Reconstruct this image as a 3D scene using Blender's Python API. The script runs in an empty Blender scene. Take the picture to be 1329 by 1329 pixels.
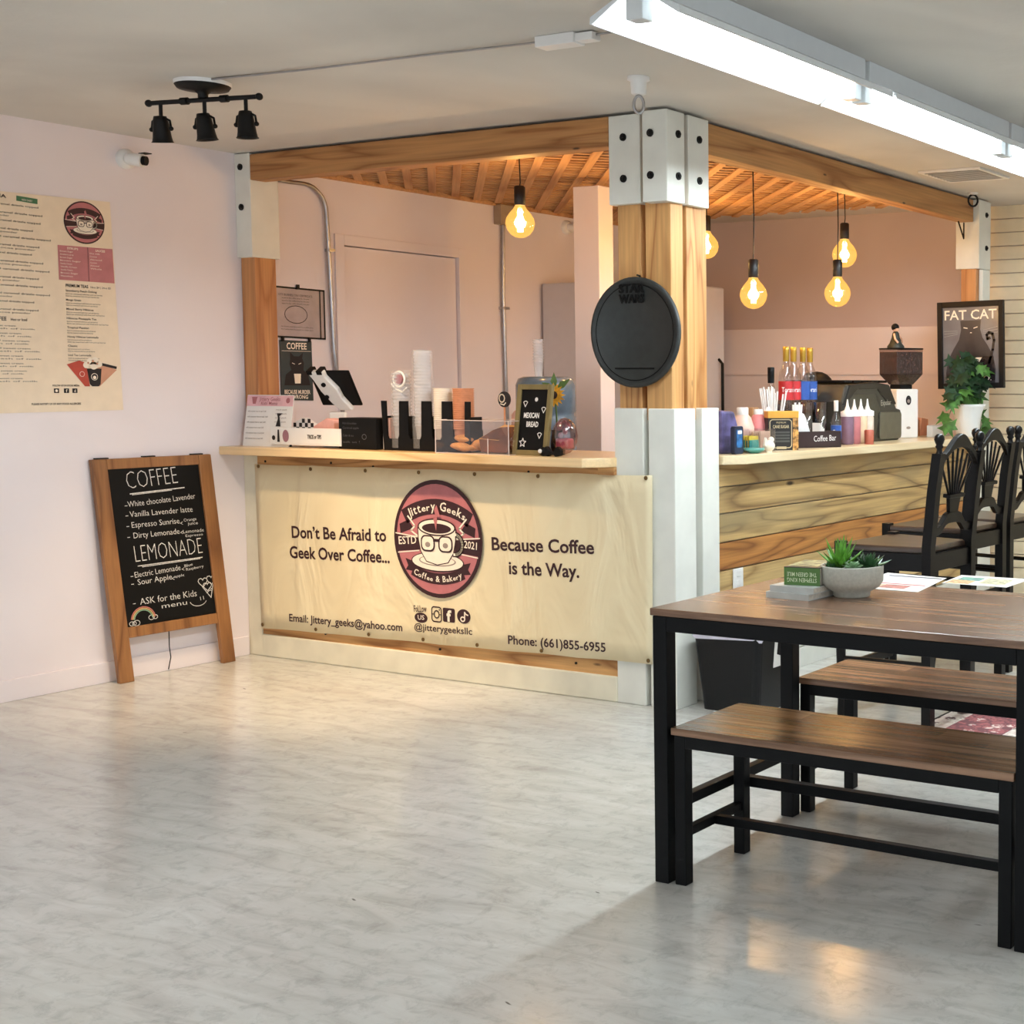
import bpy, bmesh, math, random
from mathutils import Vector, Matrix
random.seed(7)
S = bpy.context.scene
COL = S.collection
PI = math.pi

def rgb(r, g, b):
    f = lambda c: (c/255/12.92) if c/255 <= .04045 else ((c/255+.055)/1.055)**2.4
    return (f(r), f(g), f(b), 1)

# ------------------------------------------------------------------ camera, world, exposure
cam = bpy.data.cameras.new('camera'); co = bpy.data.objects.new('camera', cam); COL.objects.link(co)
W_, H_ = 1329, 1329
yaw, pitch, roll = 0.473232599, 0.0746197259, 0.00263633783
fw = Vector((-math.sin(yaw)*math.cos(pitch), math.cos(yaw)*math.cos(pitch), -math.sin(pitch)))
r0 = Vector((math.cos(yaw), math.sin(yaw), 0)); u0 = r0.cross(fw)
rr = r0*math.cos(roll)+u0*math.sin(roll); uu = -r0*math.sin(roll)+u0*math.cos(roll)
m = Matrix.Identity(4)
for i in range(3):
    m[i][0] = rr[i]; m[i][1] = uu[i]; m[i][2] = -fw[i]
m[0][3], m[1][3], m[2][3] = 6.10628363, -4.77105916, 1.36950949
co.matrix_world = m
cam.sensor_width = 36; cam.sensor_fit = 'HORIZONTAL'; cam.lens = 1825.26833/W_*36
cam.shift_x = -(1161.49770-W_/2)/W_; cam.shift_y = (635.01364-H_/2)/W_
cam.clip_start = .05; cam.clip_end = 100
S.camera = co
S.view_settings.view_transform = 'Standard'; S.view_settings.look = 'None'
S.view_settings.exposure = 0.4; S.view_settings.gamma = 1; S.view_settings.use_curve_mapping = False
world = bpy.data.worlds.new('world'); S.world = world; world.use_nodes = True
world.node_tree.nodes['Background'].inputs[0].default_value = (.90, .945, 1, 1)
world.node_tree.nodes['Background'].inputs[1].default_value = 1.15     # daylight through the open shop front
TUBE = 115.0; BULB_W = 14.0; SPOT_W = 46.0; FILL_TUBE = 24.0

# ------------------------------------------------------------------ materials
MATS = {}
def nodes(name):
    mt = bpy.data.materials.new(name); mt.use_nodes = True
    nt = mt.node_tree; return mt, nt, nt.nodes['Principled BSDF']
def N(nt, typ, **kw):
    n = nt.nodes.new(typ)
    for k, v in kw.items():
        if k.startswith('i_'): n.inputs[int(k[2:])].default_value = v
        else: setattr(n, k, v)
    return n
def L(nt, a, b): nt.links.new(a, b)
def coords(nt, scale=(1, 1, 1), rnd=True, kind='Object'):
    tc = N(nt, 'ShaderNodeTexCoord'); mp = N(nt, 'ShaderNodeMapping'); mp.inputs['Scale'].default_value = scale
    if rnd:
        oi = N(nt, 'ShaderNodeObjectInfo'); mu = N(nt, 'ShaderNodeMath', operation='MULTIPLY'); mu.inputs[1].default_value = 17
        L(nt, oi.outputs['Random'], mu.inputs[0]); ad = N(nt, 'ShaderNodeVectorMath', operation='ADD')
        L(nt, tc.outputs[kind], ad.inputs[0]); L(nt, mu.outputs[0], ad.inputs[1]); L(nt, ad.outputs[0], mp.inputs['Vector'])
    else: L(nt, tc.outputs[kind], mp.inputs['Vector'])
    return mp.outputs[0]
def ramp(nt, fac, stops):
    r = N(nt, 'ShaderNodeValToRGB'); e = r.color_ramp.elements
    while len(e) < len(stops): e.new(.5)
    for el, (p, c) in zip(e, stops): el.position = p; el.color = c
    L(nt, fac, r.inputs[0]); return r.outputs[0]
def mix(nt, fac, a, b, mode='MIX'):
    n = N(nt, 'ShaderNodeMix', data_type='RGBA', blend_type=mode)
    for s, v in ((n.inputs[0], fac), (n.inputs[6], a), (n.inputs[7], b)):
        if hasattr(v, 'links') or hasattr(v, 'is_linked'): L(nt, v, s)
        else: s.default_value = v
    return n.outputs[2]
def noise(nt, vec, scale, detail=3, dist=0, rough=.5):
    n = N(nt, 'ShaderNodeTexNoise'); n.inputs['Scale'].default_value = scale; n.inputs['Detail'].default_value = detail
    n.inputs['Distortion'].default_value = dist; n.inputs['Roughness'].default_value = rough
    L(nt, vec, n.inputs['Vector']); return n.outputs['Fac']
def bump(nt, bs, h, strength, dist=.01):
    b = N(nt, 'ShaderNodeBump'); b.inputs['Strength'].default_value = strength; b.inputs['Distance'].default_value = dist
    L(nt, h, b.inputs['Height']); L(nt, b.outputs[0], bs.inputs['Normal'])
def plain(name, c, rough=.5, metal=0, var=.06, bmp=0, scale=20, coat=0, spec=.5, trans=0, alpha=1):
    if name in MATS: return MATS[name]
    mt, nt, bs = nodes(name)
    v = coords(nt); n = noise(nt, v, scale)
    d = tuple(x*(1-var*2) for x in c[:3])+(1,); l = tuple(min(1, x*(1+var)) for x in c[:3])+(1,)
    L(nt, ramp(nt, n, [(.3, d), (.7, l)]), bs.inputs['Base Color'])
    bs.inputs['Roughness'].default_value = rough; bs.inputs['Metallic'].default_value = metal
    bs.inputs['Coat Weight'].default_value = coat; bs.inputs['Specular IOR Level'].default_value = spec
    bs.inputs['Transmission Weight'].default_value = trans; bs.inputs['Alpha'].default_value = alpha
    if bmp: bump(nt, bs, n, bmp)
    MATS[name] = mt; return mt
def clear(name, tint=(1, 1, 1, 1), gloss=.18, rough=.05):
    mt = bpy.data.materials.new(name); mt.use_nodes = True; nt = mt.node_tree; nt.nodes.clear()
    o = N(nt, 'ShaderNodeOutputMaterial'); t = N(nt, 'ShaderNodeBsdfTransparent'); t.inputs[0].default_value = tint
    g = N(nt, 'ShaderNodeBsdfGlossy'); g.inputs['Roughness'].default_value = rough
    lw = N(nt, 'ShaderNodeLayerWeight'); lw.inputs[0].default_value = .35
    a = N(nt, 'ShaderNodeMath', operation='MULTIPLY_ADD'); a.inputs[1].default_value = .12; a.inputs[2].default_value = gloss*.4
    L(nt, lw.outputs['Facing'], a.inputs[0]); mx = N(nt, 'ShaderNodeMixShader')
    L(nt, a.outputs[0], mx.inputs[0]); L(nt, t.outputs[0], mx.inputs[1]); L(nt, g.outputs[0], mx.inputs[2]); L(nt, mx.outputs[0], o.inputs[0])
    return mt
def emis(name, c, s):
    mt = bpy.data.materials.new(name); mt.use_nodes = True; nt = mt.node_tree; nt.nodes.clear()
    o = N(nt, 'ShaderNodeOutputMaterial'); e = N(nt, 'ShaderNodeEmission'); e.inputs[0].default_value = c; e.inputs[1].default_value = s
    L(nt, e.outputs[0], o.inputs[0]); return mt
def wood(name, dark, lite, axis='X', rings=5, rough=.5, knots=.0, grain=.35, size=1, third=None, coat=0):
    mt, nt, bs = nodes(name)
    ai = 'XYZ'.index(axis)
    sc = [5/size]*3; sc[ai] = .55/size
    v = coords(nt, tuple(sc))
    n1 = noise(nt, v, 1.1, 2, .5, .45)
    mu = N(nt, 'ShaderNodeMath', operation='MULTIPLY'); mu.inputs[1].default_value = rings; L(nt, n1, mu.inputs[0])
    pp = N(nt, 'ShaderNodeMath', operation='PINGPONG'); pp.inputs[1].default_value = .5; L(nt, mu.outputs[0], pp.inputs[0])
    m2 = N(nt, 'ShaderNodeMath', operation='MULTIPLY'); m2.inputs[1].default_value = 2; L(nt, pp.outputs[0], m2.inputs[0])
    base = ramp(nt, m2.outputs[0], [(0, dark), (.22, tuple((a*.45+b*.55) for a, b in zip(dark, lite))), (.65, lite)])
    sc2 = [90/size]*3; sc2[ai] = 2.5/size
    v2 = coords(nt, tuple(sc2)); g = noise(nt, v2, 1, 4)
    gr = ramp(nt, g, [(.3, (1-grain, 1-grain, 1-grain, 1)), (.65, (1, 1, 1, 1))])
    colr = mix(nt, 1.0, base, gr, 'MULTIPLY')
    if third:
        sc3 = [1.6/size]*3; sc3[ai] = .5/size
        n3 = noise(nt, coords(nt, tuple(sc3)), 2.2, 3)
        colr = mix(nt, ramp(nt, n3, [(.45, (0, 0, 0, 1)), (.62, (.75, .75, .75, 1))]), colr, third)
    if knots:
        sk = [7/size]*3; sk[ai] = 2.1/size
        vo = N(nt, 'ShaderNodeTexVoronoi'); vo.inputs['Scale'].default_value = 1; L(nt, coords(nt, tuple(sk)), vo.inputs['Vector'])
        k = ramp(nt, vo.outputs['Distance'], [(knots*.5, (1, 1, 1, 1)), (knots, (0, 0, 0, 1))])
        colr = mix(nt, k, colr, tuple(x*.25 for x in dark[:3])+(1,))
    L(nt, colr, bs.inputs['Base Color'])
    bs.inputs['Roughness'].default_value = rough; bs.inputs['Coat Weight'].default_value = coat; bs.inputs['Coat Roughness'].default_value = .2
    bump(nt, bs, g, .15, .002)
    MATS[name] = mt; return mt

def floor_mat():
    mt, nt, bs = nodes('polished concrete')
    v = coords(nt, (1, 1, 1), False)
    rot = N(nt, 'ShaderNodeMapping'); rot.inputs['Rotation'].default_value = (0, 0, math.radians(-18)); rot.inputs['Scale'].default_value = (2.2, 9, 1)
    L(nt, v, rot.inputs['Vector'])
    a = noise(nt, rot.outputs[0], 1.5, 7, .8, .62); b = noise(nt, v, .9, 4, .6, .55); c = noise(nt, v, 15, 7, .5, .74)
    ca = ramp(nt, a, [(.32, rgb(190, 188, 182)), (.5, rgb(206, 205, 199)), (.7, rgb(216, 216, 211))])
    cb = ramp(nt, b, [(.3, (.86, .87, .87, 1)), (.68, (1, 1, 1, 1))])
    cc = ramp(nt, c, [(.36, (.82, .82, .82, 1)), (.5, (1, 1, 1, 1))])
    col = mix(nt, 1, mix(nt, 1, ca, cb, 'MULTIPLY'), cc, 'MULTIPLY')
    wn = N(nt, 'ShaderNodeTexNoise'); wn.inputs['Scale'].default_value = 6; L(nt, v, wn.inputs['Vector'])
    wa = N(nt, 'ShaderNodeVectorMath', operation='MULTIPLY_ADD'); wa.inputs[1].default_value = (.12, .12, 0); L(nt, wn.outputs['Color'], wa.inputs[0]); L(nt, v, wa.inputs[2])
    sm = N(nt, 'ShaderNodeMapping'); sm.inputs['Rotation'].default_value = (0, 0, math.radians(40)); sm.inputs['Scale'].default_value = (1.0, 3.4, 1); L(nt, wa.outputs[0], sm.inputs['Vector'])
    vo = N(nt, 'ShaderNodeTexVoronoi'); vo.inputs['Scale'].default_value = 2.6; vo.inputs['Randomness'].default_value = 1; L(nt, sm.outputs[0], vo.inputs['Vector'])
    col = mix(nt, ramp(nt, vo.outputs['Distance'], [(.022, (.8, .8, .8, 1)), (.04, (0, 0, 0, 1))]), col, rgb(72, 68, 62))
    L(nt, col, bs.inputs['Base Color'])
    L(nt, ramp(nt, c, [(.3, (.26, .26, .26, 1)), (.7, (.13, .13, .13, 1))]), bs.inputs['Roughness'])
    bs.inputs['Specular IOR Level'].default_value = .5
    bump(nt, bs, a, .06, .01)
    return mt
def plaster(name, c, c2, s1=1.3, bs_=.25, rough=.75, sc=9):
    mt, nt, bs = nodes(name); v = coords(nt, (1, 1, 1), False)
    a = noise(nt, v, s1, 3, .5); b = noise(nt, v, sc, 5, 0, .6)
    L(nt, ramp(nt, a, [(.35, c2), (.65, c)]), bs.inputs['Base Color']); bs.inputs['Roughness'].default_value = rough
    bump(nt, bs, b, bs_, .01); MATS[name] = mt; return mt

M_floor = floor_mat()
M_wall = plaster('painted wall', rgb(238, 230, 232), rgb(232, 223, 225), bs_=.12)
M_ceil = plaster('rough ceiling plaster', rgb(228, 224, 216), rgb(204, 200, 193), .8, .5, .85, 3.5)
M_pink = plaster('back panel paint', rgb(235, 221, 216), rgb(228, 213, 209), bs_=.08)
M_white = plain('white painted wood', rgb(228, 229, 220), .55, var=.03, bmp=.08, scale=8)
M_whited = plain('scuffed cream paint', rgb(226, 221, 200), .6, var=.06, bmp=.1, scale=6)
M_siding = plain('cream siding paint', rgb(230, 216, 184), .5, var=.02)
M_beam = wood('beam timber', rgb(152, 98, 50), rgb(194, 140, 84), 'X', 6, .55, .05, .25)
M_beamy = wood('beam timber along', rgb(150, 98, 52), rgb(192, 142, 88), 'Y', 6, .55, .05, .25)
M_post = wood('post timber', rgb(166, 108, 54), rgb(210, 158, 98), 'Z', 6, .5, .06, .22)
M_posto = wood('orange post timber', rgb(170, 108, 62), rgb(206, 146, 92), 'Z', 5, .5, .05, .2)
M_top = wood('butcher block', rgb(206, 166, 112), rgb(238, 206, 156), 'X', 3, .32, .0, .12, coat=.3)
M_topy = wood('butcher block along', rgb(216, 186, 140), rgb(238, 218, 178), 'Y', 3, .32, .0, .12, coat=.3)
M_lath = wood('lath wood', rgb(180, 126, 80), rgb(214, 164, 114), 'X', 3, .7, 0, .2)
M_pl = [wood('pine grey streaked', rgb(122, 92, 54), rgb(198, 164, 108), 'Y', 8, .55, .1, .3, third=rgb(140, 122, 88)),
        wood('pine pale', rgb(150, 112, 62), rgb(208, 174, 116), 'Y', 7, .55, .1, .25, third=rgb(160, 142, 106)),
        wood('pine orange', rgb(128, 76, 32), rgb(188, 128, 66), 'Y', 9, .55, .12, .3),
        wood('pine tan', rgb(160, 126, 76), rgb(204, 172, 116), 'Y', 6, .55, .04, .25),
        wood('pine light', rgb(206, 168, 108), rgb(232, 202, 148), 'Y', 5, .55, .11, .2)]
M_strip = wood('stud wood', rgb(160, 108, 58), rgb(214, 164, 104), 'X', 6, .6, .07, .2)
M_aframe = wood('sign frame wood', rgb(118, 74, 38), rgb(158, 108, 62), 'Z', 4, .45, 0, .2)
M_steel = plain('black powder coat', rgb(5, 7, 9), .5, var=.1, spec=.18)
M_black = plain('black plastic', rgb(6, 6, 7), .5, var=.1, spec=.2)
M_blackwood = plain('black lacquered wood', rgb(5, 4, 4), .35, var=.15, spec=.25)
M_seat = wood('dark seat wood', rgb(30, 20, 14), rgb(62, 44, 32), 'X', 5, .3, 0, .25, coat=.4)
M_iron = plain('black iron', rgb(9, 9, 9), .5, spec=.3)
M_chrome = plain('galvanised steel', rgb(176, 176, 178), .3, 1, var=.05)
M_paper = plain('paper', rgb(240, 236, 230), .8, var=.01)
M_glaze = plain('white glaze', rgb(238, 240, 238), .3, var=.01)
M_wht = plain('white plastic', rgb(236, 235, 232), .4, var=.01)
M_clear = clear('clear plastic')
M_ink = plain('black ink', rgb(24, 18, 20), .7, var=.05)
M_chalk = plain('chalk', rgb(226, 224, 218), .9, var=.15, scale=150)
M_slate = plain('chalkboard slate', rgb(7, 7, 8), .6, var=.3, scale=4, spec=.2)
M_tube = emis('lit tube', (.86, .95, 1, 1), TUBE)
M_refl = plain('white enamel', rgb(216, 222, 224), .35, var=.01)

# ------------------------------------------------------------------ geometry collector
class G:
    def __init__(s): s.v = []; s.f = []; s.sm = []
    def add(s, vs, fs, smooth=False, M=None):
        o = len(s.v)
        s.v += [tuple(M @ Vector(v)) if M is not None else tuple(v) for v in vs]
        s.f += [tuple(i+o for i in f) for f in fs]; s.sm += [smooth]*len(fs); return s
    def box(s, a, b, M=None):
        x0, y0, z0 = a; x1, y1, z1 = b
        if x0 > x1: x0, x1 = x1, x0
        if y0 > y1: y0, y1 = y1, y0
        if z0 > z1: z0, z1 = z1, z0
        return s.add([(x0, y0, z0), (x1, y0, z0), (x1, y1, z0), (x0, y1, z0), (x0, y0, z1), (x1, y0, z1), (x1, y1, z1), (x0, y1, z1)],
                     [(0, 3, 2, 1), (4, 5, 6, 7), (0, 1, 5, 4), (1, 2, 6, 5), (2, 3, 7, 6), (3, 0, 4, 7)], False, M)
    def hexa(s, p): return s.add(p, [(0, 3, 2, 1), (4, 5, 6, 7), (0, 1, 5, 4), (1, 2, 6, 5), (2, 3, 7, 6), (3, 0, 4, 7)])
    def lathe(s, prof, seg=20, c=(0, 0, 0), M=None, sx=1, sy=1, smooth=True):
        vs = []; fs = []; n = len(prof)
        for r, z in prof:
            for k in range(seg):
                a = 2*PI*k/seg; vs.append((c[0]+r*sx*math.cos(a), c[1]+r*sy*math.sin(a), c[2]+z))
        for i in range(n-1):
            for k in range(seg):
                k2 = (k+1) % seg; fs.append((i*seg+k, i*seg+k2, (i+1)*seg+k2, (i+1)*seg+k))
        s.add(vs, fs, smooth, M)
        if prof[0][0] > 1e-5: s.add(vs[:seg], [tuple(range(seg))[::-1]], False, M)
        if prof[-1][0] > 1e-5: s.add(vs[-seg:], [tuple(range(seg))], False, M)
        return s
    def cyl(s, p0, p1, r, r2=None, seg=12):
        r2 = r if r2 is None else r2; p0 = Vector(p0); p1 = Vector(p1); d = p1-p0
        M = Matrix.Translation(p0) @ d.to_track_quat('Z', 'Y').to_matrix().to_4x4()
        return s.lathe([(r, 0), (r2, d.length)], seg, M=M)
    def sphere(s, c, r, seg=12, sz=1, M=None):
        pr = [(max(1e-6, r*math.sin(PI*i/(seg//2))), -r*sz*math.cos(PI*i/(seg//2))) for i in range(seg//2+1)]
        pr[0] = (0, pr[0][1]); pr[-1] = (0, pr[-1][1])
        return s.lathe(pr, seg, c, M)
    def tube(s, pts, r, seg=8):
        pts = [Vector(p) for p in pts]; vs = []; n = len(pts); up = None
        for i, p in enumerate(pts):
            t = (pts[min(i+1, n-1)]-pts[max(i-1, 0)]).normalized()
            if up is None: up = t.orthogonal().normalized()
            up = (up-t*up.dot(t)).normalized(); b = t.cross(up)
            rr_ = r[i] if isinstance(r, (list, tuple)) else r
            for k in range(seg):
                a = 2*PI*k/seg; vs.append(tuple(p+up*math.cos(a)*rr_+b*math.sin(a)*rr_))
        fs = [(i*seg+k, i*seg+(k+1) % seg, (i+1)*seg+(k+1) % seg, (i+1)*seg+k) for i in range(n-1) for k in range(seg)]
        s.add(vs, fs, True); s.add(vs[:seg], [tuple(range(seg))[::-1]]); s.add(vs[-seg:], [tuple(range(seg))]); return s
    def prism(s, poly, d0, d1, M=None):
        """polygon in local XY, extruded along local Z from d0 to d1"""
        n = len(poly); vs = [(x, y, d0) for x, y in poly]+[(x, y, d1) for x, y in poly]
        fs = [tuple(range(n))[::-1], tuple(range(n, 2*n))]+[(i, (i+1) % n, n+(i+1) % n, n+i) for i in range(n)]
        return s.add(vs, fs, False, M)
    def build(s, name, mat, parent=None, loc=None, bevel=0, fn=None, seg=2):
        me = bpy.data.meshes.new(name)
        me.from_pydata([fn(v) for v in s.v] if fn else s.v, [], s.f)
        me.polygons.foreach_set('use_smooth', s.sm); me.materials.append(mat); me.update()
        o = bpy.data.objects.new(name, me); COL.objects.link(o)
        if parent: o.parent = parent
        if loc: o.location = loc
        if bevel:
            b = o.modifiers.new('bevel', 'BEVEL'); b.width = bevel; b.segments = seg; b.limit_method = 'ANGLE'; b.angle_limit = .7
        return o
def tag(o, label=None, cat=None, group=None, kind=None):
    if label: o['label'] = label
    if cat: o['category'] = cat
    if group: o['group'] = group
    if kind: o['kind'] = kind
    return o
def thing(name, label, cat, loc=(0, 0, 0), rz=0, group=None):
    o = bpy.data.objects.new(name, None); COL.objects.link(o); o.empty_display_size = .05
    o.location = loc; o.rotation_euler = (0, 0, rz); return tag(o, label, cat, group)
def copy_tree(o, parent=None):
    c = o.copy(); COL.objects.link(c)
    if parent: c.parent = parent; c.matrix_parent_inverse = o.matrix_parent_inverse
    for ch in [x for x in KIDS.get(o.name, [])]: copy_tree(ch, c)
    return c
KIDS = {}
def note_kids():
    KIDS.clear()
    for x in COL.objects:
        if x.parent: KIDS.setdefault(x.parent.name, []).append(x)
def frame(o, right, up=(0, 0, 1)):
    r = Vector(right).normalized(); u = Vector(up).normalized(); n = r.cross(u)
    M = Matrix.Identity(4)
    for i in range(3): M[i][0] = r[i]; M[i][1] = u[i]; M[i][2] = n[i]; M[i][3] = o[i]
    return M
# flat text -------------------------------------------------------------
TCACHE = {}
def text_geo(s, bold=0., res=2):
    k = (s, bold, res)
    if k not in TCACHE:
        c = bpy.data.curves.new('t', 'FONT'); c.body = s; c.size = 1; c.offset = bold; c.resolution_u = res; c.fill_mode = 'FRONT'
        o = bpy.data.objects.new('t', c); COL.objects.link(o); dg = bpy.context.evaluated_depsgraph_get()
        me = bpy.data.meshes.new_from_object(o.evaluated_get(dg)); TCACHE[k] = ([tuple(v.co) for v in me.vertices], [tuple(p.vertices) for p in me.polygons])
        bpy.data.objects.remove(o); bpy.data.curves.remove(c); bpy.data.meshes.remove(me)
    return TCACHE[k]
CAP = None
def text_fit(g, s, a, b, cap, lift=.001, M=None, bold=0., res=2):
    """text with its baseline from a to b (2D), cap height cap; z = lift; appended to g"""
    global CAP
    if CAP is None: CAP = max(v[1] for v in text_geo('H')[0])
    vs, fs = text_geo(s, bold, res)
    if not vs: return
    x0 = min(v[0] for v in vs); x1 = max(v[0] for v in vs)
    dx, dy = b[0]-a[0], b[1]-a[1]; w = math.hypot(dx, dy); ex = (dx/w, dy/w); sx = w/(x1-x0); sy = cap/CAP
    g.add([(a[0]+ex[0]*(v[0]-x0)*sx-ex[1]*v[1]*sy, a[1]+ex[1]*(v[0]-x0)*sx+ex[0]*v[1]*sy, lift) for v in vs], fs, False, M)
def text_arc(g, s, c, R, a0, a1, cap, lift, M=None, inner=False, bold=0.):
    """letters spread along an arc from angle a0 to a1 (degrees)"""
    ws = []
    for ch in s:
        if ch == ' ': ws.append(.3); continue
        xs = [v[0] for v in text_geo(ch, bold)[0]]; ws.append(max(xs)-min(xs))
    gap = .09; tot = sum(ws)+gap*(len(s)-1); pos = 0
    arc_len = abs(math.radians(a1-a0))*R; k = arc_len/tot
    for ch, w0 in zip(s, ws):
        f = (pos+w0/2)/tot; pos += w0+gap
        if ch == ' ': continue
        a = math.radians(a0+(a1-a0)*f); w = w0*k
        bx, by = c[0]+R*math.cos(a), c[1]+R*math.sin(a)
        t = (math.sin(a), -math.cos(a)) if not inner else (-math.sin(a), math.cos(a))
        text_fit(g, ch, (bx-t[0]*w/2, by-t[1]*w/2), (bx+t[0]*w/2, by+t[1]*w/2), cap if ch not in 'acemnorsuvwxz' else cap*.72, lift, M, bold)
def stroke(g, pts, w, lift, M=None, closed=False):
    n = len(pts)
    for i in range(n if closed else n-1):
        a = Vector(pts[i]); b = Vector(pts[(i+1) % n]); d = b-a
        if d.length < 1e-6: continue
        d.normalize(); p = Vector((-d.y, d.x))*w/2; e = d*w*.35
        q = [a-e+p, a-e-p, b+e-p, b+e+p]; g.add([(v.x, v.y, lift) for v in q], [(0, 1, 2, 3)], False, M)
def poly(g, pts, lift, M=None): g.add([(x, y, lift) for x, y in pts], [tuple(range(len(pts)))], False, M)
def disc(g, c, r, lift, M=None, ry=None, n=28, a0=0, a1=360):
    ry = ry or r; full = a1-a0 >= 360
    poly(g, [(c[0]+r*math.cos(math.radians(a0+(a1-a0)*i/(n if full else n-1))), c[1]+ry*math.sin(math.radians(a0+(a1-a0)*i/(n if full else n-1)))) for i in range(n)], lift, M)
def arcband(g, c, r0, r1, a0, a1, lift, M=None, n=14):
    P = [math.radians(a0+(a1-a0)*i/n) for i in range(n+1)]
    for i in range(n):
        g.add([(c[0]+r*math.cos(a), c[1]+r*math.sin(a), lift) for r, a in ((r0, P[i]), (r1, P[i]), (r1, P[i+1]), (r0, P[i+1]))], [(0, 1, 2, 3)], False, M)
def rrect(x0, y0, x1, y1, r, n=4):
    o = []
    for cx, cy, a in ((x1-r, y1-r, 0), (x0+r, y1-r, 90), (x0+r, y0+r, 180), (x1-r, y0+r, 270)):
        o += [(cx+r*math.cos(math.radians(a+90*i/n)), cy+r*math.sin(math.radians(a+90*i/n))) for i in range(n+1)]
    return o
def struct(o): o['kind'] = 'structure'; return o

# ================================================================== SETTING
HC = 2.494
YB = 3.55
struct(G().box((-.15, -7.5, -.1), (9.5, YB+.15, 0)).build('floor', M_floor))
struct(G().box((-.15, -7.5, HC), (9.5, YB+.15, HC+.12)).build('ceiling', M_ceil))
wl = struct(G().box((-.15, -7.5, 0), (0, .595, HC)).box((-.15, 1.545, 0), (0, YB+.15, HC)).box((-.15, .595, 2.13), (0, 1.545, HC)).build('wall_left', M_wall))
wb = struct(G().box((0, YB, 0), (9.5, YB+.15, HC)).build('wall_back', plaster('mauve wall paint', rgb(200, 182, 176), rgb(194, 175, 169), bs_=.15)))
struct(G().box((9.35, -7.5, 0), (9.5, YB, .35)).box((9.35, -7.5, 2.3), (9.5, YB, HC)).box((9.35, -7.5, .35), (9.5, -7.2, 2.3)).box((9.35, -2.2, .35), (9.5, -1.9, 2.3)).box((9.35, 3.1, .35), (9.5, YB, 2.3)).build('wall_right', M_wall))   # unseen openings, shaped to let daylight onto left wall and booth
for i in range(29):                                        # cream boards of the slat wall right of the bar
    z0 = HC-.085*(i+1); 
    b = G().box((2.46, YB-.018, max(0, z0+.005)), (6.2, YB, z0+.085)).build('board', M_siding, wb, bevel=.003)
g = G().box((0, 0-2.9-4.6, 0), (.014, -.01, .095)).build('baseboard_left', M_wall, bevel=.003); struct(g)
# door in the left wall behind the counter
d1 = struct(G().box((-.1, .66, .01), (-.012, 1.49, 2.1)).build('door_1', M_wall, bevel=.002))
G().box((-.1, .595, 0), (.012, .655, 2.16)).box((-.1, 1.495, 0), (.012, 1.555, 2.16)).box((-.1, .655, 2.105), (.012, 1.495, 2.16)).build('door_frame', M_wall, d1, bevel=.002)
G().sphere((.03, .72, .98), .028).cyl((-.012, .72, .98), (.02, .72, .98), .012).build('door_knob', M_chrome, d1)
# lower wall panel on the back wall
tr = struct(G().box((.42, YB-.05, 0), (2.45, YB-.001, 1.745)).build('trim_1', M_pink, bevel=.004))
G().box((.42, YB-.062, 1.43), (2.45, YB-.05, 1.452)).build('chair_rail', M_pink, tr)

# ================================================================== COUNTER
CT = 1.056
cb = thing('service_counter', 'cream painted front base of the counter behind the big banner', 'counter', (0, 0, 0))
G().box((.0, .0, 0), (.1, .09, CT-.04)).build('side_stud', M_whited, cb, bevel=.004)
G().box((.1, .012, .115), (2.325, .03, .99)).build('front_panel', M_whited, cb)
G().box((.1, 0, .955), (2.31, .03, 1.012)).build('top_rail', M_strip, cb, bevel=.002)
G().box((.1, .004, .11), (2.325, .03, .19)).build('bottom_rail', M_strip, cb, bevel=.002)
G().box((.1, -.004, .0), (2.325, .028, .112)).build('kickboard', M_whited, cb, bevel=.006)
for x, z in ((.16, .98), (.9, .975), (1.3, .14), (1.85, .98), (.62, .985), (.55, .15), (2.1, .15)):
    G().cyl((x, .001, z), (x, -.003, z), .006, seg=8).build('screw', M_iron, cb)
rb = thing('bar_counter', 'knotty pine plank front of the long bar under the pale worktop', 'counter', (2.6, 0, 0))
edges = [1.014, .916, .798, .67, .545, .42, .30, .2]
mi = [1, 0, 0, 2, 3, 4, 3]
for i in range(7):
    y0 = .33
    G().box((0, y0, edges[i+1]+.0025), (.022+random.uniform(0, .002), 3.1, edges[i]-.0025)).build('plank', M_pl[mi[i]], rb, bevel=.003)
G().box((0, .33, .1), (.03, 3.1, .196)).build('skirting_board', M_white, rb, bevel=.003)
G().box((0, .33, 0), (.034, 3.1, .096)).build('skirting_board', M_white, rb, bevel=.003)
G().box((-.05, .33, 0), (-.003, 3.1, 1.01)).build('backing', M_whited, rb)
# outlet
ot = thing('wall_outlet', 'white power outlet plate on the pine planks of the bar', 'outlet', (2.625, .48, .5))
G().box((0, -.04, -.045), (.006, .04, .045)).build('plate', M_wht, ot, bevel=.003)
G().box((.006, -.015, .008), (.009, .015, .034)).box((.006, -.015, -.034), (.009, .015, -.008)).build('socket', M_wht, ot, bevel=.002)
# worktops
w1 = G().prism([(0, -.138), (2.262, -.138), (2.335, -.04), (2.335, .42), (0, .42)], CT-.04, CT)
wt1 = tag(w1.build('worktop', M_top, bevel=.004), 'honey butcher block worktop above the cream banner, cut corner by the column', 'worktop')
w2 = G().prism([(2.2, .425), (2.6, .425), (2.6, .34), (2.655, .33), (2.715, .42), (2.715, 3.11), (2.2, 3.11)], CT-.04, CT)
wt2 = tag(w2.build('worktop', M_topy, bevel=.004), 'long pale butcher block worktop of the bar above the pine planks', 'worktop')
G().box((2.25, -.02, CT-.075), (2.335, .1, CT-.041)).build('corner_block', M_strip, cb)

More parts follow.
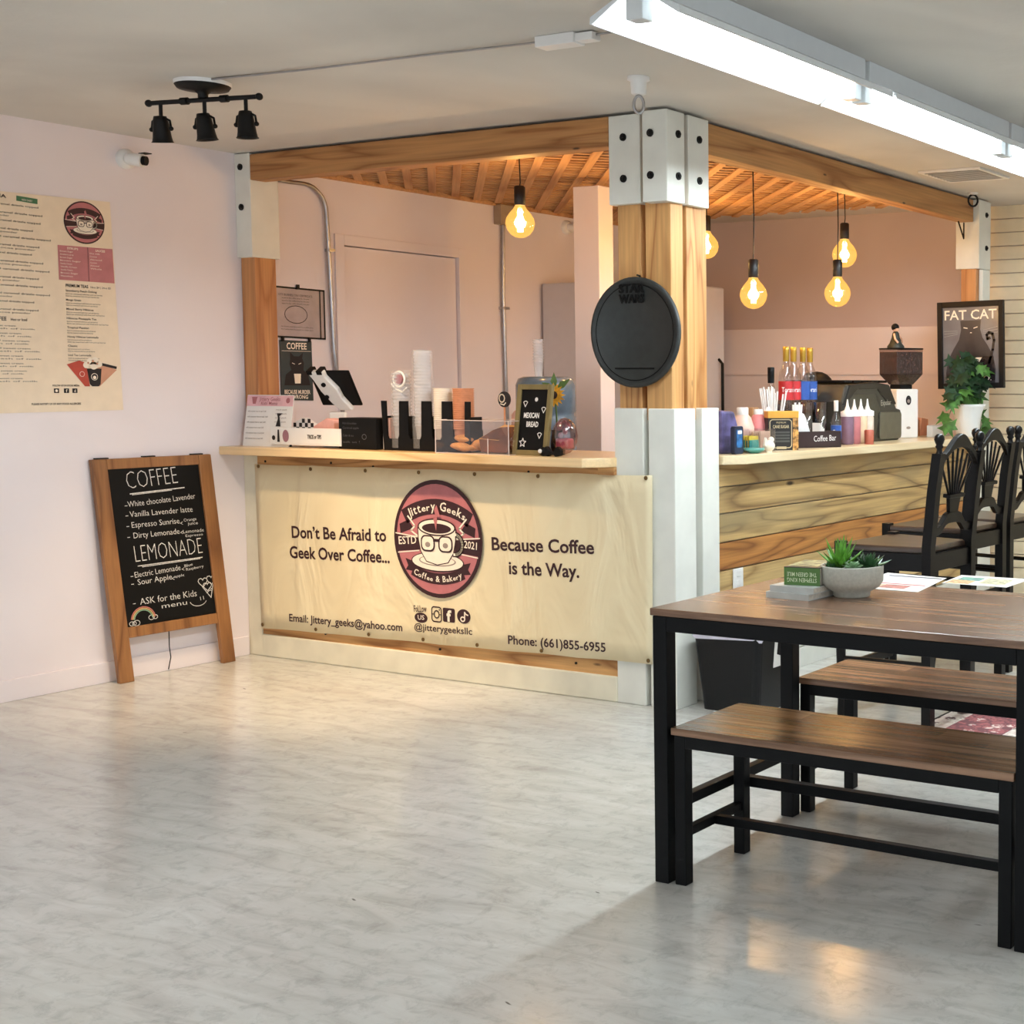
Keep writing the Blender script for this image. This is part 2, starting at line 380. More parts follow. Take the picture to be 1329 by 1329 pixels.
# ================================================================== POSTS AND BEAMS
def bolt(parent, p, ax, r=.016):
    d = Vector(ax); p = Vector(p); g = G(); g.cyl(p, p+d*.006, r*1.0, seg=12); g.cyl(p+d*.006, p+d*.013, r*.6, r*.45, seg=8)
    return g.build('bolt', M_iron, parent)
def post(name, label, x0, x1, y0, y1, ux, uy, lx, ly, zu, zl, bolts, mat, yaw=0):
    t = thing(name, label, 'post', ((x0+x1)/2, (y0+y1)/2, 0)); cx, cy = (x0+x1)/2, (y0+y1)/2
    G().box((x0-cx, y0-cy, 0 if zl is None else zl-.05), (x1-cx, y1-cy, HC-.02)).build('timber', mat, t, bevel=.004)
    G().box((ux[0]-cx, uy[0]-cy, zu), (ux[1]-cx, uy[1]-cy, HC-.012)).build('upper_cladding', M_white, t, bevel=.004)
    if zl: G().box((lx[0]-cx, ly[0]-cy, 0), (lx[1]-cx, ly[1]-cy, zl)).build('lower_cladding', M_white, t, bevel=.004)
    for p, ax in bolts: bolt(t, (p[0]-cx, p[1]-cy, p[2]), ax)
    return t
ZB = (2.39, 2.22)
post('wooden_post', 'left post of the corner column, leftmost under the oval plaque', 2.332, 2.45, .03, .15, (2.312, 2.474), (0, .18), (2.325, 2.476), (0, .19), 2.115, 1.265,
     [((2.39, 0, z), (0, -1, 0)) for z in ZB], M_post)
post('wooden_post', 'middle corner post of the column, the one jutting furthest forward', 2.482, 2.612, .02, .106, (2.512, 2.637), (-.035, .088), (2.502, 2.637), (-.0, .15), 2.112, 1.265,
     [((2.555, -.035, z), (0, -1, 0)) for z in ZB]+[((2.637, .04, z), (1, 0, 0)) for z in ZB], M_post)
post('wooden_post', 'right post of the corner column, nearest the pine planked bar', 2.50, 2.605, .14, .285, (2.52, 2.637), (.114, .262), (2.52, 2.637), (.198, .325), 2.112, 1.265,
     [((2.637, .19, z), (1, 0, 0)) for z in ZB], M_post)
t = thing('wooden_post', 'brown post standing against the left wall at the counter end', 'post', (0, 0, 0))
G().box((.002, .02, CT), (.1, .145, HC-.1)).build('timber', M_posto, t, bevel=.004)
G().box((.0, .0, 1.985), (.11, .165, HC-.004)).build('upper_cladding', M_white, t, bevel=.004)
for z in (2.425, 2.23): bolt(t, (.045, 0, z), (0, -1, 0))
t = thing('wooden_post', 'far post at the end of the bar beside the slatted wall', 'post', (2.56, 3.2, 0))
G().box((-.05, -.07, 0), (.05, .08, HC-.05)).build('timber', M_posto, t, bevel=.004)
G().box((-.08, -.085, 2.07), (.077, .09, HC-.01)).build('upper_cladding', M_white, t, bevel=.004)
G().box((.052, -.03, 0), (.077, .085, 2.068)).build('side_cladding', M_white, t, bevel=.003)
G().box((-.02, -.09, 0), (.09, .09, CT-.045)).build('lower_cladding', M_white, t, bevel=.003)
for z in (2.40, 2.2): bolt(t, (.077, .02, z), (1, 0, 0))
ip = thing('support_post', 'slim pale square post standing behind the counter left of the plaque', 'post', (1.21, 1.25, 0))
G().box((-.085, -.06, 0), (.085, .06, 2.41)).build('post_body', M_wall, ip, bevel=.004)
b = G().box((.111, .0, 2.358), (2.31, .09, HC-.012)).build('ceiling_beam', M_beam, bevel=.005); tag(b, 'brown timber beam running from the left wall to the corner column', 'beam')
b = G().box((2.50, .263, 2.35), (2.60, 3.11, HC-.012)).build('ceiling_beam', M_beamy, bevel=.005); tag(b, 'brown timber beam running above the bar to the far post', 'beam')
G().box((.111, .09, 2.358), (2.31, .115, 2.385))
# bracket under the far beam end
bk = G().tube([(2.55, 3.0, 2.345), (2.55, 3.08, 2.25), (2.55, 3.08, 2.345)], .005, 6).build('bracket_hook', M_iron); tag(bk, 'small black wire bracket under the far end of the bar beam', 'bracket')

# ================================================================== LATTICE
lt = thing('lattice_ceiling', 'diagonal wooden lattice hung under the ceiling above the booth', 'lattice', (0, 0, 2.462))
X0, X1, Y0, Y1 = .01, 2.49, .13, 3.03
def lath(direction, off, w, z0, z1, name, vari):
    # centre line: points with n.p = off, clipped to the rectangle
    d = Vector(direction).normalized(); n = Vector((-d.y, d.x)); ts = []
    p0 = n*off
    lo, hi = -1e9, 1e9
    for k, (a, b) in enumerate(((X0, X1), (Y0, Y1))):
        t0, t1 = (a-p0[k])/d[k], (b-p0[k])/d[k]
        if t0 > t1: t0, t1 = t1, t0
        lo = max(lo, t0); hi = min(hi, t1)
    if hi-lo < .06: return
    ang = math.atan2(d.y, d.x)
    L_ = hi-lo; mid = p0+d*(lo+hi)/2
    o = G().box((-L_/2, -w/2, z0), (L_/2, w/2, z1)).build(name, M_lath, lt)
    o.location = (mid.x, mid.y, 0); o.rotation_euler = (0, 0, ang)
offs = -1.7
k = 0
while offs < 4.2:
    lath((-1, 1), -offs, .042, -.008, 0, 'lath', k); offs += .125; k += 1
offs = -2.6
while offs < 2.6:
    lath((1, 1), offs, .03, .001, .009, 'lath', k); offs += .085
G().box((0, Y0, .012), (.02, Y1, -.02)).build('edge_strip', M_lath, lt)
G().box((0.02, Y0-.02, .012), (X1, Y0, -.015)).build('edge_strip', M_lath, lt)
G().box((0.02, Y0, .012), (X1, Y1-.01, .016)).build('gap_shade_sheet', plain('dark gap shade', rgb(70, 38, 26), .8), lt)  # dark sheet standing in for the shade between the laths

# ================================================================== PENDANT BULBS
M_sock = plain('socket black', rgb(20, 18, 18), .45)
M_fil = emis('filament', (1, .72, .36, 1), 60)
def globe_mat():
    mt = bpy.data.materials.new('amber globe'); mt.use_nodes = True; nt = mt.node_tree; nt.nodes.clear()
    o = N(nt, 'ShaderNodeOutputMaterial'); t = N(nt, 'ShaderNodeBsdfTransparent'); t.inputs[0].default_value = (1, .82, .45, 1)
    e = N(nt, 'ShaderNodeEmission'); e.inputs[0].default_value = (1, .5, .12, 1); e.inputs[1].default_value = 1.5
    gl = N(nt, 'ShaderNodeBsdfGlossy'); gl.inputs['Roughness'].default_value = .05
    m1 = N(nt, 'ShaderNodeMixShader'); m1.inputs[0].default_value = .42; L(nt, t.outputs[0], m1.inputs[1]); L(nt, e.outputs[0], m1.inputs[2])
    m2 = N(nt, 'ShaderNodeMixShader'); m2.inputs[0].default_value = .08; L(nt, m1.outputs[0], m2.inputs[1]); L(nt, gl.outputs[0], m2.inputs[2]); L(nt, m2.outputs[0], o.inputs[0])
    return mt
M_globe = globe_mat()
def pendant(x, y, z, label, r=.072, cord_top=2.452):
    t = thing('pendant_bulb', label, 'pendant light', (x, y, z), group='amber pendant bulbs')
    prof = [(0, -r), (r*.35, -r*.94), (r*.66, -r*.75), (r*.9, -r*.42), (r, 0), (r*.93, r*.36), (r*.72, r*.7), (r*.46, r*1.0), (r*.33, r*1.22), (r*.3, r*1.35)]
    G().lathe(prof, 24).build('glass_globe', M_globe, t)
    G().lathe([(.024, r*1.25), (.026, r*1.3), (.026, r*1.3+.082), (.02, r*1.3+.088)], 16).build('lamp_socket', M_sock, t)
    G().tube([(0, 0, r*1.3+.085), (.003, .002, (cord_top-z)*.6), (0, 0, cord_top-z)], .0032, 6).build('cord', M_sock, t)
    g = G()
    for a in range(6): 
        c, s_ = math.cos(a*PI/3)*.011, math.sin(a*PI/3)*.011
        g.cyl((c, s_, -.04), (c*.8, s_*.8, .05), .0035, seg=6)
    g.build('filament', M_fil, t)
    l = bpy.data.lights.new('bulb_light', 'POINT'); l.energy = BULB_W; l.color = (1, .66, .38); l.shadow_soft_size = .03
    lo = bpy.data.objects.new('bulb_light', l); COL.objects.link(lo); lo.location = (x, y, z)
    return t
pendant(1.407, .466, 2.131, 'amber globe bulb hanging left of the column above the cup rack', .069)
pendant(2.24, 1.22, 1.812, 'amber globe bulb hanging lowest, first one right of the column', .069)
pendant(2.322, 1.93, 1.859, 'amber globe bulb hanging low nearest the coffee grinder', .072)
pendant(2.131, 2.35, 2.108, 'amber globe bulb hanging high just behind the one near the grinder', .072)
pendant(1.28, 2.2, 2.178, 'amber globe bulb half hidden by the right edge of the column', .072)
pendant(1.75, 1.25, 2.06, 'amber globe bulb hidden behind the corner column', .069)

# ================================================================== FLUORESCENT FIXTURES
def fixture(x, y0, ln, label, z=2.375, mat=M_tube, group='ceiling strip lights'):
    t = thing('strip_light', label, 'strip light', (x, y0, HC), group=group); zc = z-HC
    G().box((-.045, .0, zc+.045), (.045, ln, -.0)).build('channel', M_refl, t, bevel=.003)
    g = G()
    for s in (1, -1):
        p = [(s*.045, zc+.05), (s*.15, zc+.0), (s*.152, zc-.02), (s*.145, zc-.02), (s*.04, zc+.044)]
        vs = [(a, 0, b) for a, b in p]+[(a, ln, b) for a, b in p]; n = 5
        g.add(vs, [(i, (i+1) % n, n+(i+1) % n, n+i) for i in range(n)]+[tuple(range(n)), tuple(range(n, 2*n))[::-1]])
    g.build('reflector', M_refl, t)
    G().cyl((-.0, .055, zc+.012), (-.0, ln-.045, zc+.012), .019, seg=14).build('tube', mat, t)
    for yy in (.0, ln-.05): G().box((-.028, yy, zc-.022), (.028, yy+.05, zc+.05)).build('lamp_holder', M_refl, t, bevel=.003)
    return t
fixture(3.70, -1.63, 1.24, 'white strip light with lit tube, nearest one by the track of the ceiling box')
fixture(3.70, -.36, 1.27, 'white strip light with lit tube, middle one of the row')
fixture(3.70, .94, 1.27, 'white strip light with lit tube at the right edge near the air vent')
M_tube_fill = emis('added fill tube', (.86, .95, 1, 1), FILL_TUBE)
for i, (x, y) in enumerate(((5.6, .2), (5.6, 1.5), (7.4, -4.6), (7.4, -3.3), (7.4, -2.0), (7.4, -.7), (3.7, -6.2), (3.7, -4.9), (3.7, -7.47))):
    fixture(x, y, 1.24, ['first','second','third','fourth','fifth','sixth','seventh','eighth','ninth'][i]+' added fill strip light, unseen rows further out in the room', mat=M_tube_fill, group='added fill strip lights')  # unseen rows added to brighten the room and the booth walls

# ================================================================== TRACK LIGHT
tk = thing('track_light', 'black three-lamp ceiling spotlight bar above the left side of the counter', 'spotlight', (1.335, -1.168, HC))
G().lathe([(.1, 0), (.1, -.012), (.098, -.014)], 28).build('backplate', M_wht, tk)
G().lathe([(.098, -.014), (.09, -.026), (.03, -.034), (.018, -.045), (.018, -.06)], 28).build('canopy', M_iron, tk)
ang = math.atan2(.1, .49)
bd = Vector((math.cos(ang), math.sin(ang), 0))
G().cyl(bd*-.25+Vector((0, 0, -.066)), bd*.25+Vector((0, 0, -.066)), .009).sphere(tuple(bd*-.25+Vector((0, 0, -.066))), .014).sphere(tuple(bd*.25+Vector((0, 0, -.066))), .014)\
   .cyl(bd*-.1+Vector((0, 0, -.066)), bd*-.07+Vector((0, 0, -.066)), .014).cyl(bd*.08+Vector((0, 0, -.066)), bd*.11+Vector((0, 0, -.066)), .014).build('bar', M_iron, tk)
M_lens = emis('lit lamp face', (1, .85, .62, 1), 5)
targets = [(.85, -.45, 0), (1.05, -.02, .55), (1.4, -.2, 0.2)]
for i, (s, tg, tilt) in enumerate(((-.195, targets[0], 0), (0.005, targets[1], 0), (.19, targets[2], 0))):
    base = bd*s; hd = thing('lamp_head', None, None); del hd
    pv = base+Vector((0, 0, -.165))
    wp = Vector((1.335, -1.168, HC))+pv
    dr = [Vector((-.10, .16, -1)), Vector((.06, .12, -1)), Vector((.04, .04, -1))][i].normalized()
    q = (-dr).to_track_quat('Z', 'Y').to_matrix().to_4x4(); M = Matrix.Translation(pv) @ q
    h = G().lathe([(.0, .05), (.022, .048), (.027, .03), (.03, .0), (.033, -.03), (.036, -.045), (.04, -.05), (.034, -.046), (.03, -.035)], 18, M=M).build('lamp_head', M_iron, tk)
    st = G().cyl(base+Vector((0, 0, -.07)), base+Vector((0, 0, -.115)), .007)
    px = Vector((q[0][0], q[1][0], q[2][0]))
    st.tube([pv-bd*.045, pv-bd*.04+Vector((0, 0, .03)), base+Vector((0, 0, -.115)), pv+bd*.04+Vector((0, 0, .03)), pv+bd*.045], .0045, 6)
    st.sphere(tuple(pv-bd*.045), .009).sphere(tuple(pv+bd*.045), .009).build('yoke', M_iron, h)
    G().lathe([(.0, -.034), (.03, -.034)], 14, M=M).build('lens', M_lens, h)
for i, (fr, tg, e, sz) in enumerate((((1.14, -1.02, 2.3), (.75, -.5, 0), 2.0, 66), ((1.35, -.98, 2.3), (.95, 0, .35), 1.3, 70), ((1.52, -.95, 2.3), (1.5, -.1, .2), .9, 70))):
    l = bpy.data.lights.new('spot_light', 'SPOT'); l.energy = SPOT_W*e; l.color = (1, .72, .44); l.spot_size = math.radians(sz); l.spot_blend = .9; l.shadow_soft_size = .025
    lo = bpy.data.objects.new('spot_light', l); COL.objects.link(lo); lo.location = fr
    lo.rotation_euler = (Vector(tg)-Vector(fr)).to_track_quat('-Z', 'Y').to_euler()

# ================================================================== CEILING BITS
g = G().tube([(1.42, -1.2, HC-.004), (1.9, -1.17, HC-.009), (2.4, -1.14, HC-.007), (3.0, -1.115, HC-.012)], .004, 6); tag(g.build('ceiling_cable', M_chrome), 'thin dark cable run along the ceiling from track light to white box', 'cable')
g = G().tube([(3.09, -1.12, HC-.012), (3.3, -1.12, HC-.012), (3.55, -1.12, HC-.012)], .004, 6); tag(g.build('ceiling_cable', M_chrome), 'short dark cable between the white ceiling box and strip light', 'cable')
jb = thing('junction_box', 'small white junction box on the ceiling left of the strip lights', 'junction box', (3.03, -1.12, HC))
G().box((-.1, -.03, -.035), (.06, .03, 0)).build('box_body', M_wht, jb, bevel=.003)
G().box((.06, -.022, -.03), (.13, .022, -.004)).build('box_spout', M_wht, jb, bevel=.003)
def hook(x, y, lab):
    t = thing('ceiling_hook', lab, 'hook', (x, y, HC))
    G().lathe([(.04, 0), (.042, -.012), (.03, -.018), (.028, -.06), (.022, -.064)], 16).build('base', M_wht, t)
    g = G(); pts = [(.0, .018*math.sin(a*2*PI/14), -.1-.032*math.cos(a*2*PI/14)) for a in range(15)]
    pts = [(p[1]*.8, p[1]*.6, p[2]) for p in pts]
    g.tube(pts, .006, 8); g.build('ring', M_chrome, t)
hook(2.86, -.51, 'white ceiling hook with steel ring above the corner column')
t = thing('ceiling_hook', 'dark steel ring hooked in the ceiling near the far post', 'hook', (2.69, 2.9, HC))
G().lathe([(.03, 0), (.028, -.008), (.01, -.012)], 12).build('base', M_wht, t)
G().tube([(.022*math.sin(a*2*PI/14), .018*math.sin(a*2*PI/14), -.045-.034*math.cos(a*2*PI/14)) for a in range(15)], .006, 8).build('ring', M_iron, t)
vt = thing('air_vent', 'flush white ceiling air vent near the far end of the bar', 'vent', (2.95, 2.2, HC))
g = G()
for a, b in (((-.18, -.2), (.18, -.175)), ((-.18, .175), (.18, .2)), ((-.18, -.175), (-.155, .175)), ((.155, -.175), (.18, .175))): g.box((a[0], a[1], -.012), (b[0], b[1], 0))
g.build('vent_frame', M_wht, vt, bevel=.002)
for k in range(9):
    M = Matrix.Translation((0, -.155+k*.039, -.008)) @ Matrix.Rotation(math.radians(35), 4, 'X')
    G().box((-.155, -.013, -.001), (.155, .013, .001), M).build('slat', M_wht, vt)
G().box((-.155, -.175, -.002), (.155, .175, -.0005)).build('duct_opening', plain('dark duct', rgb(60, 56, 52), .8), vt)

# ================================================================== LEFT WALL THINGS
def sec_cam(M, lab, name='security_camera'):
    t = thing(name, lab, 'camera'); t.matrix_world = M
    G().lathe([(.045, 0), (.045, .02), (.03, .028)], 18, M=Matrix.Rotation(PI/2, 4, 'Y')).build('mount', M_wht, t)
    G().cyl((.02, 0, 0), (.085, .03, -.008), .026, .03, 16).build('camera_body', M_wht, t)
    G().cyl((.085, .03, -.008), (.1, .038, -.01), .021, .021, 14).build('camera_lens', M_black, t)
    G().box((.07, .02, .022), (.115, .055, .026)).build('sun_visor', M_black, t)
sec_cam(Matrix.Translation((0, -.575, 2.385)), 'small white bullet security camera high on the left wall')
sec_cam(Matrix.Translation((0, 2.46, 2.376)), 'small white security camera on the wall behind the pendant bulb')
# steel conduits
def arc(c, r, a0, a1, n=8): return [(c[0], c[1]+r*math.cos(math.radians(a0+(a1-a0)*i/n)), c[2]+r*math.sin(math.radians(a0+(a1-a0)*i/n))) for i in range(n+1)]
p1 = thing('conduit_pipe', 'steel conduit pipe bending down the wall left of the door', 'pipe', (.02, 0, 0))
G().tube([(0, .17, 2.39)]+[(0, .36, 2.395)]+arc((0, .40, 2.26), .135, 90, 0)+[(0, .545, 2.0), (0, .56, 1.55), (0, .575, 1.42), (0, .605, 1.33), (0, .61, 1.0)], .011, 10).build('pipe', M_chrome, p1)
G().box((-.02, .535, 2.06), (.014, .572, 2.075)).build('pipe_strap', M_chrome, p1)
p2 = thing('conduit_pipe', 'thin steel conduit pipe right of the door below a metal box', 'pipe', (.02, 1.86, 0))
G().tube([(0, .0, 2.33), (0, -.01, 1.9), (0, .0, 1.4), (0, .02, .9)], .011, 10).build('pipe', M_chrome, p2)
G().box((-.02, -.03, 1.82), (.014, .03, 1.835)).build('pipe_strap', M_chrome, p2)
tag(G().box((0, 1.8, 2.33), (.06, 1.93, 2.45)).build('electrical_box', plain('box grey', rgb(170, 150, 125), .5), bevel=.004), 'small square metal electrical box above the thin conduit pipe', 'electrical box')
MW = lambda y, z, x=0: frame((x, y, z), (0, 1, 0))       # plane on the left wall: u = y, v = z
# logo -------------------------------------------------------------------
M_mar = plain('maroon ink', rgb(52, 20, 26), .6, var=.03); M_rose = plain('rose print', rgb(186, 112, 116), .6, var=.05); M_mauve = plain('mauve print', rgb(158, 112, 122), .6, var=.04)
M_cream = plain('cream print', rgb(244, 232, 214), .6, var=.02); M_greyp = plain('grey print', rgb(150, 136, 128), .6)
def logo(M, R, parent, full=True):
    a, b_, c, d, e = G(), G(), G(), G(), G(); Z = R*.004+.0006
    disc(a, (0, 0), R, Z, M, n=48); disc(b_, (0, 0), R*.93, Z*2, M, n=48)
    # ribbons
    arcband(a, (0, -.9*R), 1.32*R, 1.58*R, 59, 121, Z*3, M)
    arcband(a, (0, .75*R), 1.33*R, 1.52*R, 246, 294, Z*3, M)
    for s in (1, -1):
        poly(a, [(s*.53*R, .16*R), (s*.84*R, .06*R), (s*.86*R, .22*R), (s*.66*R, .3*R)][::s], Z*3, M)
        stroke(c, [(s*.66*R, .36*R), (s*.5*R, .2*R), (s*.6*R, .12*R), (s*.42*R, .02*R)], R*.03, Z*3.5, M)
        poly(a, [(s*.40*R, -.2*R), (s*.93*R, -.25*R), (s*.96*R, .04*R), (s*.40*R, .0*R)][::s], Z*3, M)
        stroke(c, [(s*.42*R, -.215*R), (s*.9*R, -.27*R)], R*.02, Z*3.5, M); stroke(c, [(s*.42*R, .015*R), (s*.95*R, .06*R)], R*.02, Z*3.5, M)
        poly(a, [(s*.5*R, -.42*R), (s*.74*R, -.36*R), (s*.68*R, -.48*R), (s*.74*R, -.56*R), (s*.52*R, -.58*R)][::s], Z*2.6, M)
    # saucer, cup
    disc(a, (0, -.39*R), .6*R, Z*4, M, ry=.17*R); disc(c, (0, -.385*R), .575*R, Z*4.4, M, ry=.15*R); disc(d, (0, -.37*R), .42*R, Z*4.8, M, ry=.09*R); disc(c, (0, -.365*R), .39*R, Z*4.9, M, ry=.075*R)
    cup = [(-.42, .18), (-.41, -.02), (-.36, -.22), (-.24, -.38), (0, -.43), (.24, -.38), (.36, -.22), (.41, -.02), (.42, .18)]
    poly(a, [(x*R*1.05, y*R*1.04) for x, y in cup], Z*5, M); poly(c, [(x*R, y*R) for x, y in cup], Z*5.4, M)
    disc(a, (0, .2*R), .43*R, Z*5.6, M, ry=.15*R); disc(c, (0, .2*R), .40*R, Z*6, M, ry=.125*R); disc(a, (0, .18*R), .33*R, Z*6.4, M, ry=.085*R)
    hp = [(.4*R+.17*R*math.cos(math.radians(t)), -.07*R+.17*R*math.sin(math.radians(t))) for t in range(-95, 100, 15)]
    stroke(a, hp, R*.085, Z*5.2, M); stroke(c, hp, R*.045, Z*5.7, M)
    for s in (-1, 1):   # glasses
        q = rrect(s*.2*R-.16*R, -.22*R, s*.2*R+.16*R, .06*R, .1*R); poly(a, q, Z*7, M); q = rrect(s*.2*R-.13*R, -.19*R, s*.2*R+.13*R, .035*R, .08*R); poly(c, q, Z*7.4, M)
        disc(d, (s*.2*R, -.1*R), .06*R, Z*7.8, M, ry=.045*R, n=12)
    stroke(a, [(-.06*R, -.02*R), (.06*R, -.02*R)], R*.05, Z*7.6, M)
    poly(e, [(.02*R, .58*R), (.1*R, .38*R), (.03*R, .38*R), (.0, .14*R), (-.06*R, .34*R), (.0, .36*R), (-.04*R, .5*R)], Z*8, M)
    if full:
        text_arc(c, 'Jittery Geeks', (0, -.9*R), 1.385*R, 116.5, 63.5, R*.145, Z*4, M, bold=.015)
        text_arc(c, 'Coffee & Bakery', (0, .75*R), 1.475*R, 248, 292, R*.1, Z*4, M, inner=True, bold=.015)
        text_fit(c, 'ESTD', (-.88*R, -.13*R), (-.47*R, -.1*R), R*.13, Z*4, M, .01); text_fit(c, '2021', (.62*R, -.11*R), (.9*R, -.13*R), R*.12, Z*9, M, .01)
    p = a.build('logo_badge', M_mar, parent); b_.build('badge_fill', M_rose, p); c.build('badge_print', M_cream, p); d.build('cup_shading', M_greyp, p); e.build('lightning_bolt', M_rose, p)
# big menu poster
mp = thing('menu_poster', 'large cream drinks menu poster on the left wall', 'poster', (.004, -1.16, 1.238))
M_menu = plain('cream poster paper', rgb(240, 222, 196), .6, var=.02)
mc = [(-.36, -.006), (.53, .004), (.503, .944), (-.36, .926)]
G().prism(mc, -.003, 0, MW(0, 0)).build('sheet', M_menu, mp)
MM = MW(0, 0, .0)
def my(y, z): return (y+1.16, z-1.238)
ink = G(); thin = G(); pk = G(); wh = G(); grn = G(); red = G(); tan = G()
logo(frame((.0, -.781+1.16, 2.077-1.238), (0, 1, 0)), .094, mp, False)
poly(pk, [my(-.907, 1.817), my(-.65, 1.817), my(-.654, 1.971), my(-.907, 1.968)], .001, MM)
for k in range(9):
    text_fit(wh, random.choice(['Strawberry syrup', 'Vanilla Cream', 'Hazelnut', 'Caramel sauce', 'Brown Sugar']), my(-.898, 1.94-k*.0135), my(-.898+random.uniform(.05, .095), 1.94-k*.0135), .0065, .0015, MM)
    if k < 6: text_fit(wh, random.choice(['Oat milk', 'Almond', 'Whole', 'Coconut']), my(-.762, 1.94-k*.0135), my(-.762+random.uniform(.03, .07), 1.94-k*.0135), .0065, .0015, MM)
text_fit(wh, 'SYRUPS', my(-.865, 1.953), my(-.815, 1.953), .009, .0015, MM, .02); text_fit(wh, 'SAUCES', my(-.735, 1.953), my(-.69, 1.953), .009, .0015, MM, .02)
stroke(ink, [my(-.7705, 1.969), my(-.7705, 1.818)], .002, .0015, MM)
stroke(grn, [my(-1.07, 2.15), my(-.995, 2.146)], .022, .001, MM)
text_fit(wh, 'NON DAIRY', my(-1.055, 2.143), my(-1.01, 2.141), .008, .002, MM)
text_fit(ink, 'PREMIUM TEAS', my(-.878, 1.788), my(-.775, 1.788), .013, .001, MM, .02); text_fit(ink, '16oz $4 | 24oz $5', my(-.764, 1.789), my(-.669, 1.789), .008, .001, MM)
tea = ['Strawberry Peach Oolong', 'Mango Green', 'Mixed Berry Hibiscus', 'Hibiscus Pineapple Tea', 'Tropical Passion', 'Honey Hibiscus Lemonade', 'Classic', 'Iced Tea Lemonade']
z = 1.768
for w in tea:
    text_fit(ink, w, my(-.879, z), my(-.879+.0062*len(w), z), .0085, .001, MM, .012); z -= .0125
    for q in range(2): text_fit(ink, 'black tea sweetened with fruit and real berries', my(-.879, z), my(-.879+random.uniform(.09, .2), z), .0058, .001, MM); z -= .0095
    z -= .009
text_fit(ink, 'FOLLOW US ON SOCIAL MEDIA', my(-.955, 1.35), my(-.834, 1.35), .0075, .001, MM, .02)
for a_ in (-.95, -.905, -.867): poly(ink, [my(a_, 1.321), my(a_+.023, 1.321), my(a_+.023, 1.341), my(a_, 1.341)], .001, MM)
disc(wh, my(-.9385, 1.331), .006, .0015, MM, n=12); text_fit(wh, 'f', my(-.897, 1.324), my(-.889, 1.324), .013, .0015, MM, .02); text_fit(wh, 'd', my(-.859, 1.325), my(-.852, 1.325), .011, .0015, MM, .02)
text_fit(ink, 'PLEASE NOTIFY US OF ANY FOOD ALLERGIES', my(-1.05, 1.269), my(-.83, 1.269), .0085, .001, MM, .02)
# left column of the menu
text_fit(ink, 'BREWED COFFEE', my(-1.31, 1.628), my(-1.141, 1.629), .016, .001, MM, .02); text_fit(ink, 'Hot or Iced', my(-1.123, 1.629), my(-1.054, 1.63), .012, .001, MM, .01)
text_fit(ink, 'MOCHA', my(-1.24, 2.148), my(-1.12, 2.146), .014, .001, MM, .02)
z = 2.118; k = 0
while z > 1.66:
    text_fit(ink, 'espresso steamed milk vanilla and caramel drizzle topped', my(-1.45, z), my(random.uniform(-1.03, -.93), z-.002), .0075, .001, MM, .006); z -= .013
    if k % 2: text_fit(ink, 'with whipped cream and cocoa powder', my(-1.45, z), my(random.uniform(-1.12, -1.0), z-.002), .0068, .001, MM)
    z -= .021; k += 1
z = 1.605; k = 0
while z > 1.37:
    text_fit(ink, 'house roast coffee half and half sweet cream', my(-1.45, z), my(random.uniform(-1.11, -1.02), z), .0065, .001, MM, .004); z -= .012
    text_fit(ink, 'served with a splash of milk', my(-1.45, z), my(random.uniform(-1.1, -.99), z), .0058, .001, MM)
    z -= .02
# picture of cups
poly(red, [my(-.888, 1.447), my(-.83, 1.465), my(-.80, 1.455), my(-.785, 1.35), my(-.808, 1.35)], .001, MM)
poly(tan, [my(-.755, 1.35), my(-.74, 1.35), my(-.655, 1.425), my(-.72, 1.447), my(-.75, 1.43)], .001, MM)
poly(ink, [my(-.797, 1.43), my(-.728, 1.43), my(-.735, 1.36), my(-.745, 1.35), my(-.775, 1.35), my(-.785, 1.36)], .0015, MM)
stroke(ink, [my(-.728, 1.45), my(-.66, 1.435)], .012, .0018, MM)
for (a_, b2, r_) in ((-.8, 1.445, .014), (-.78, 1.462, .016), (-.757, 1.465, .017), (-.738, 1.45, .014), (-.765, 1.443, .018)): disc(wh, my(a_, b2), r_, .002, MM, n=12)
for (a_, b2, r_) in ((-.79, 1.455, .005), (-.768, 1.463, .006), (-.748, 1.452, .005)): disc(tan, my(a_, b2), r_, .0025, MM, n=8)
disc(wh, my(-.763, 1.393), .016, .0022, MM, n=16); disc(ink, my(-.763, 1.393), .0135, .0026, MM, n=16); disc(wh, my(-.763, 1.39), .008, .003, MM, n=10)
disc(wh, my(-.82, 1.405), .012, .0022, MM, n=14); disc(red, my(-.82, 1.405), .01, .0026, MM, n=14)
ink.build('lettering', M_ink, mp)['kind'] = 'stuff'; pk.build('pink_box', plain('pink print', rgb(190, 120, 124), .6), mp); wh.build('white_print', M_cream, mp); grn.build('green_ribbon', plain('green print', rgb(70, 120, 84), .6), mp)
red.build('red_drink_print', plain('red print', rgb(186, 70, 52), .6), mp); tan.build('tan_drink_print', plain('tan print', rgb(206, 150, 120), .6), mp)

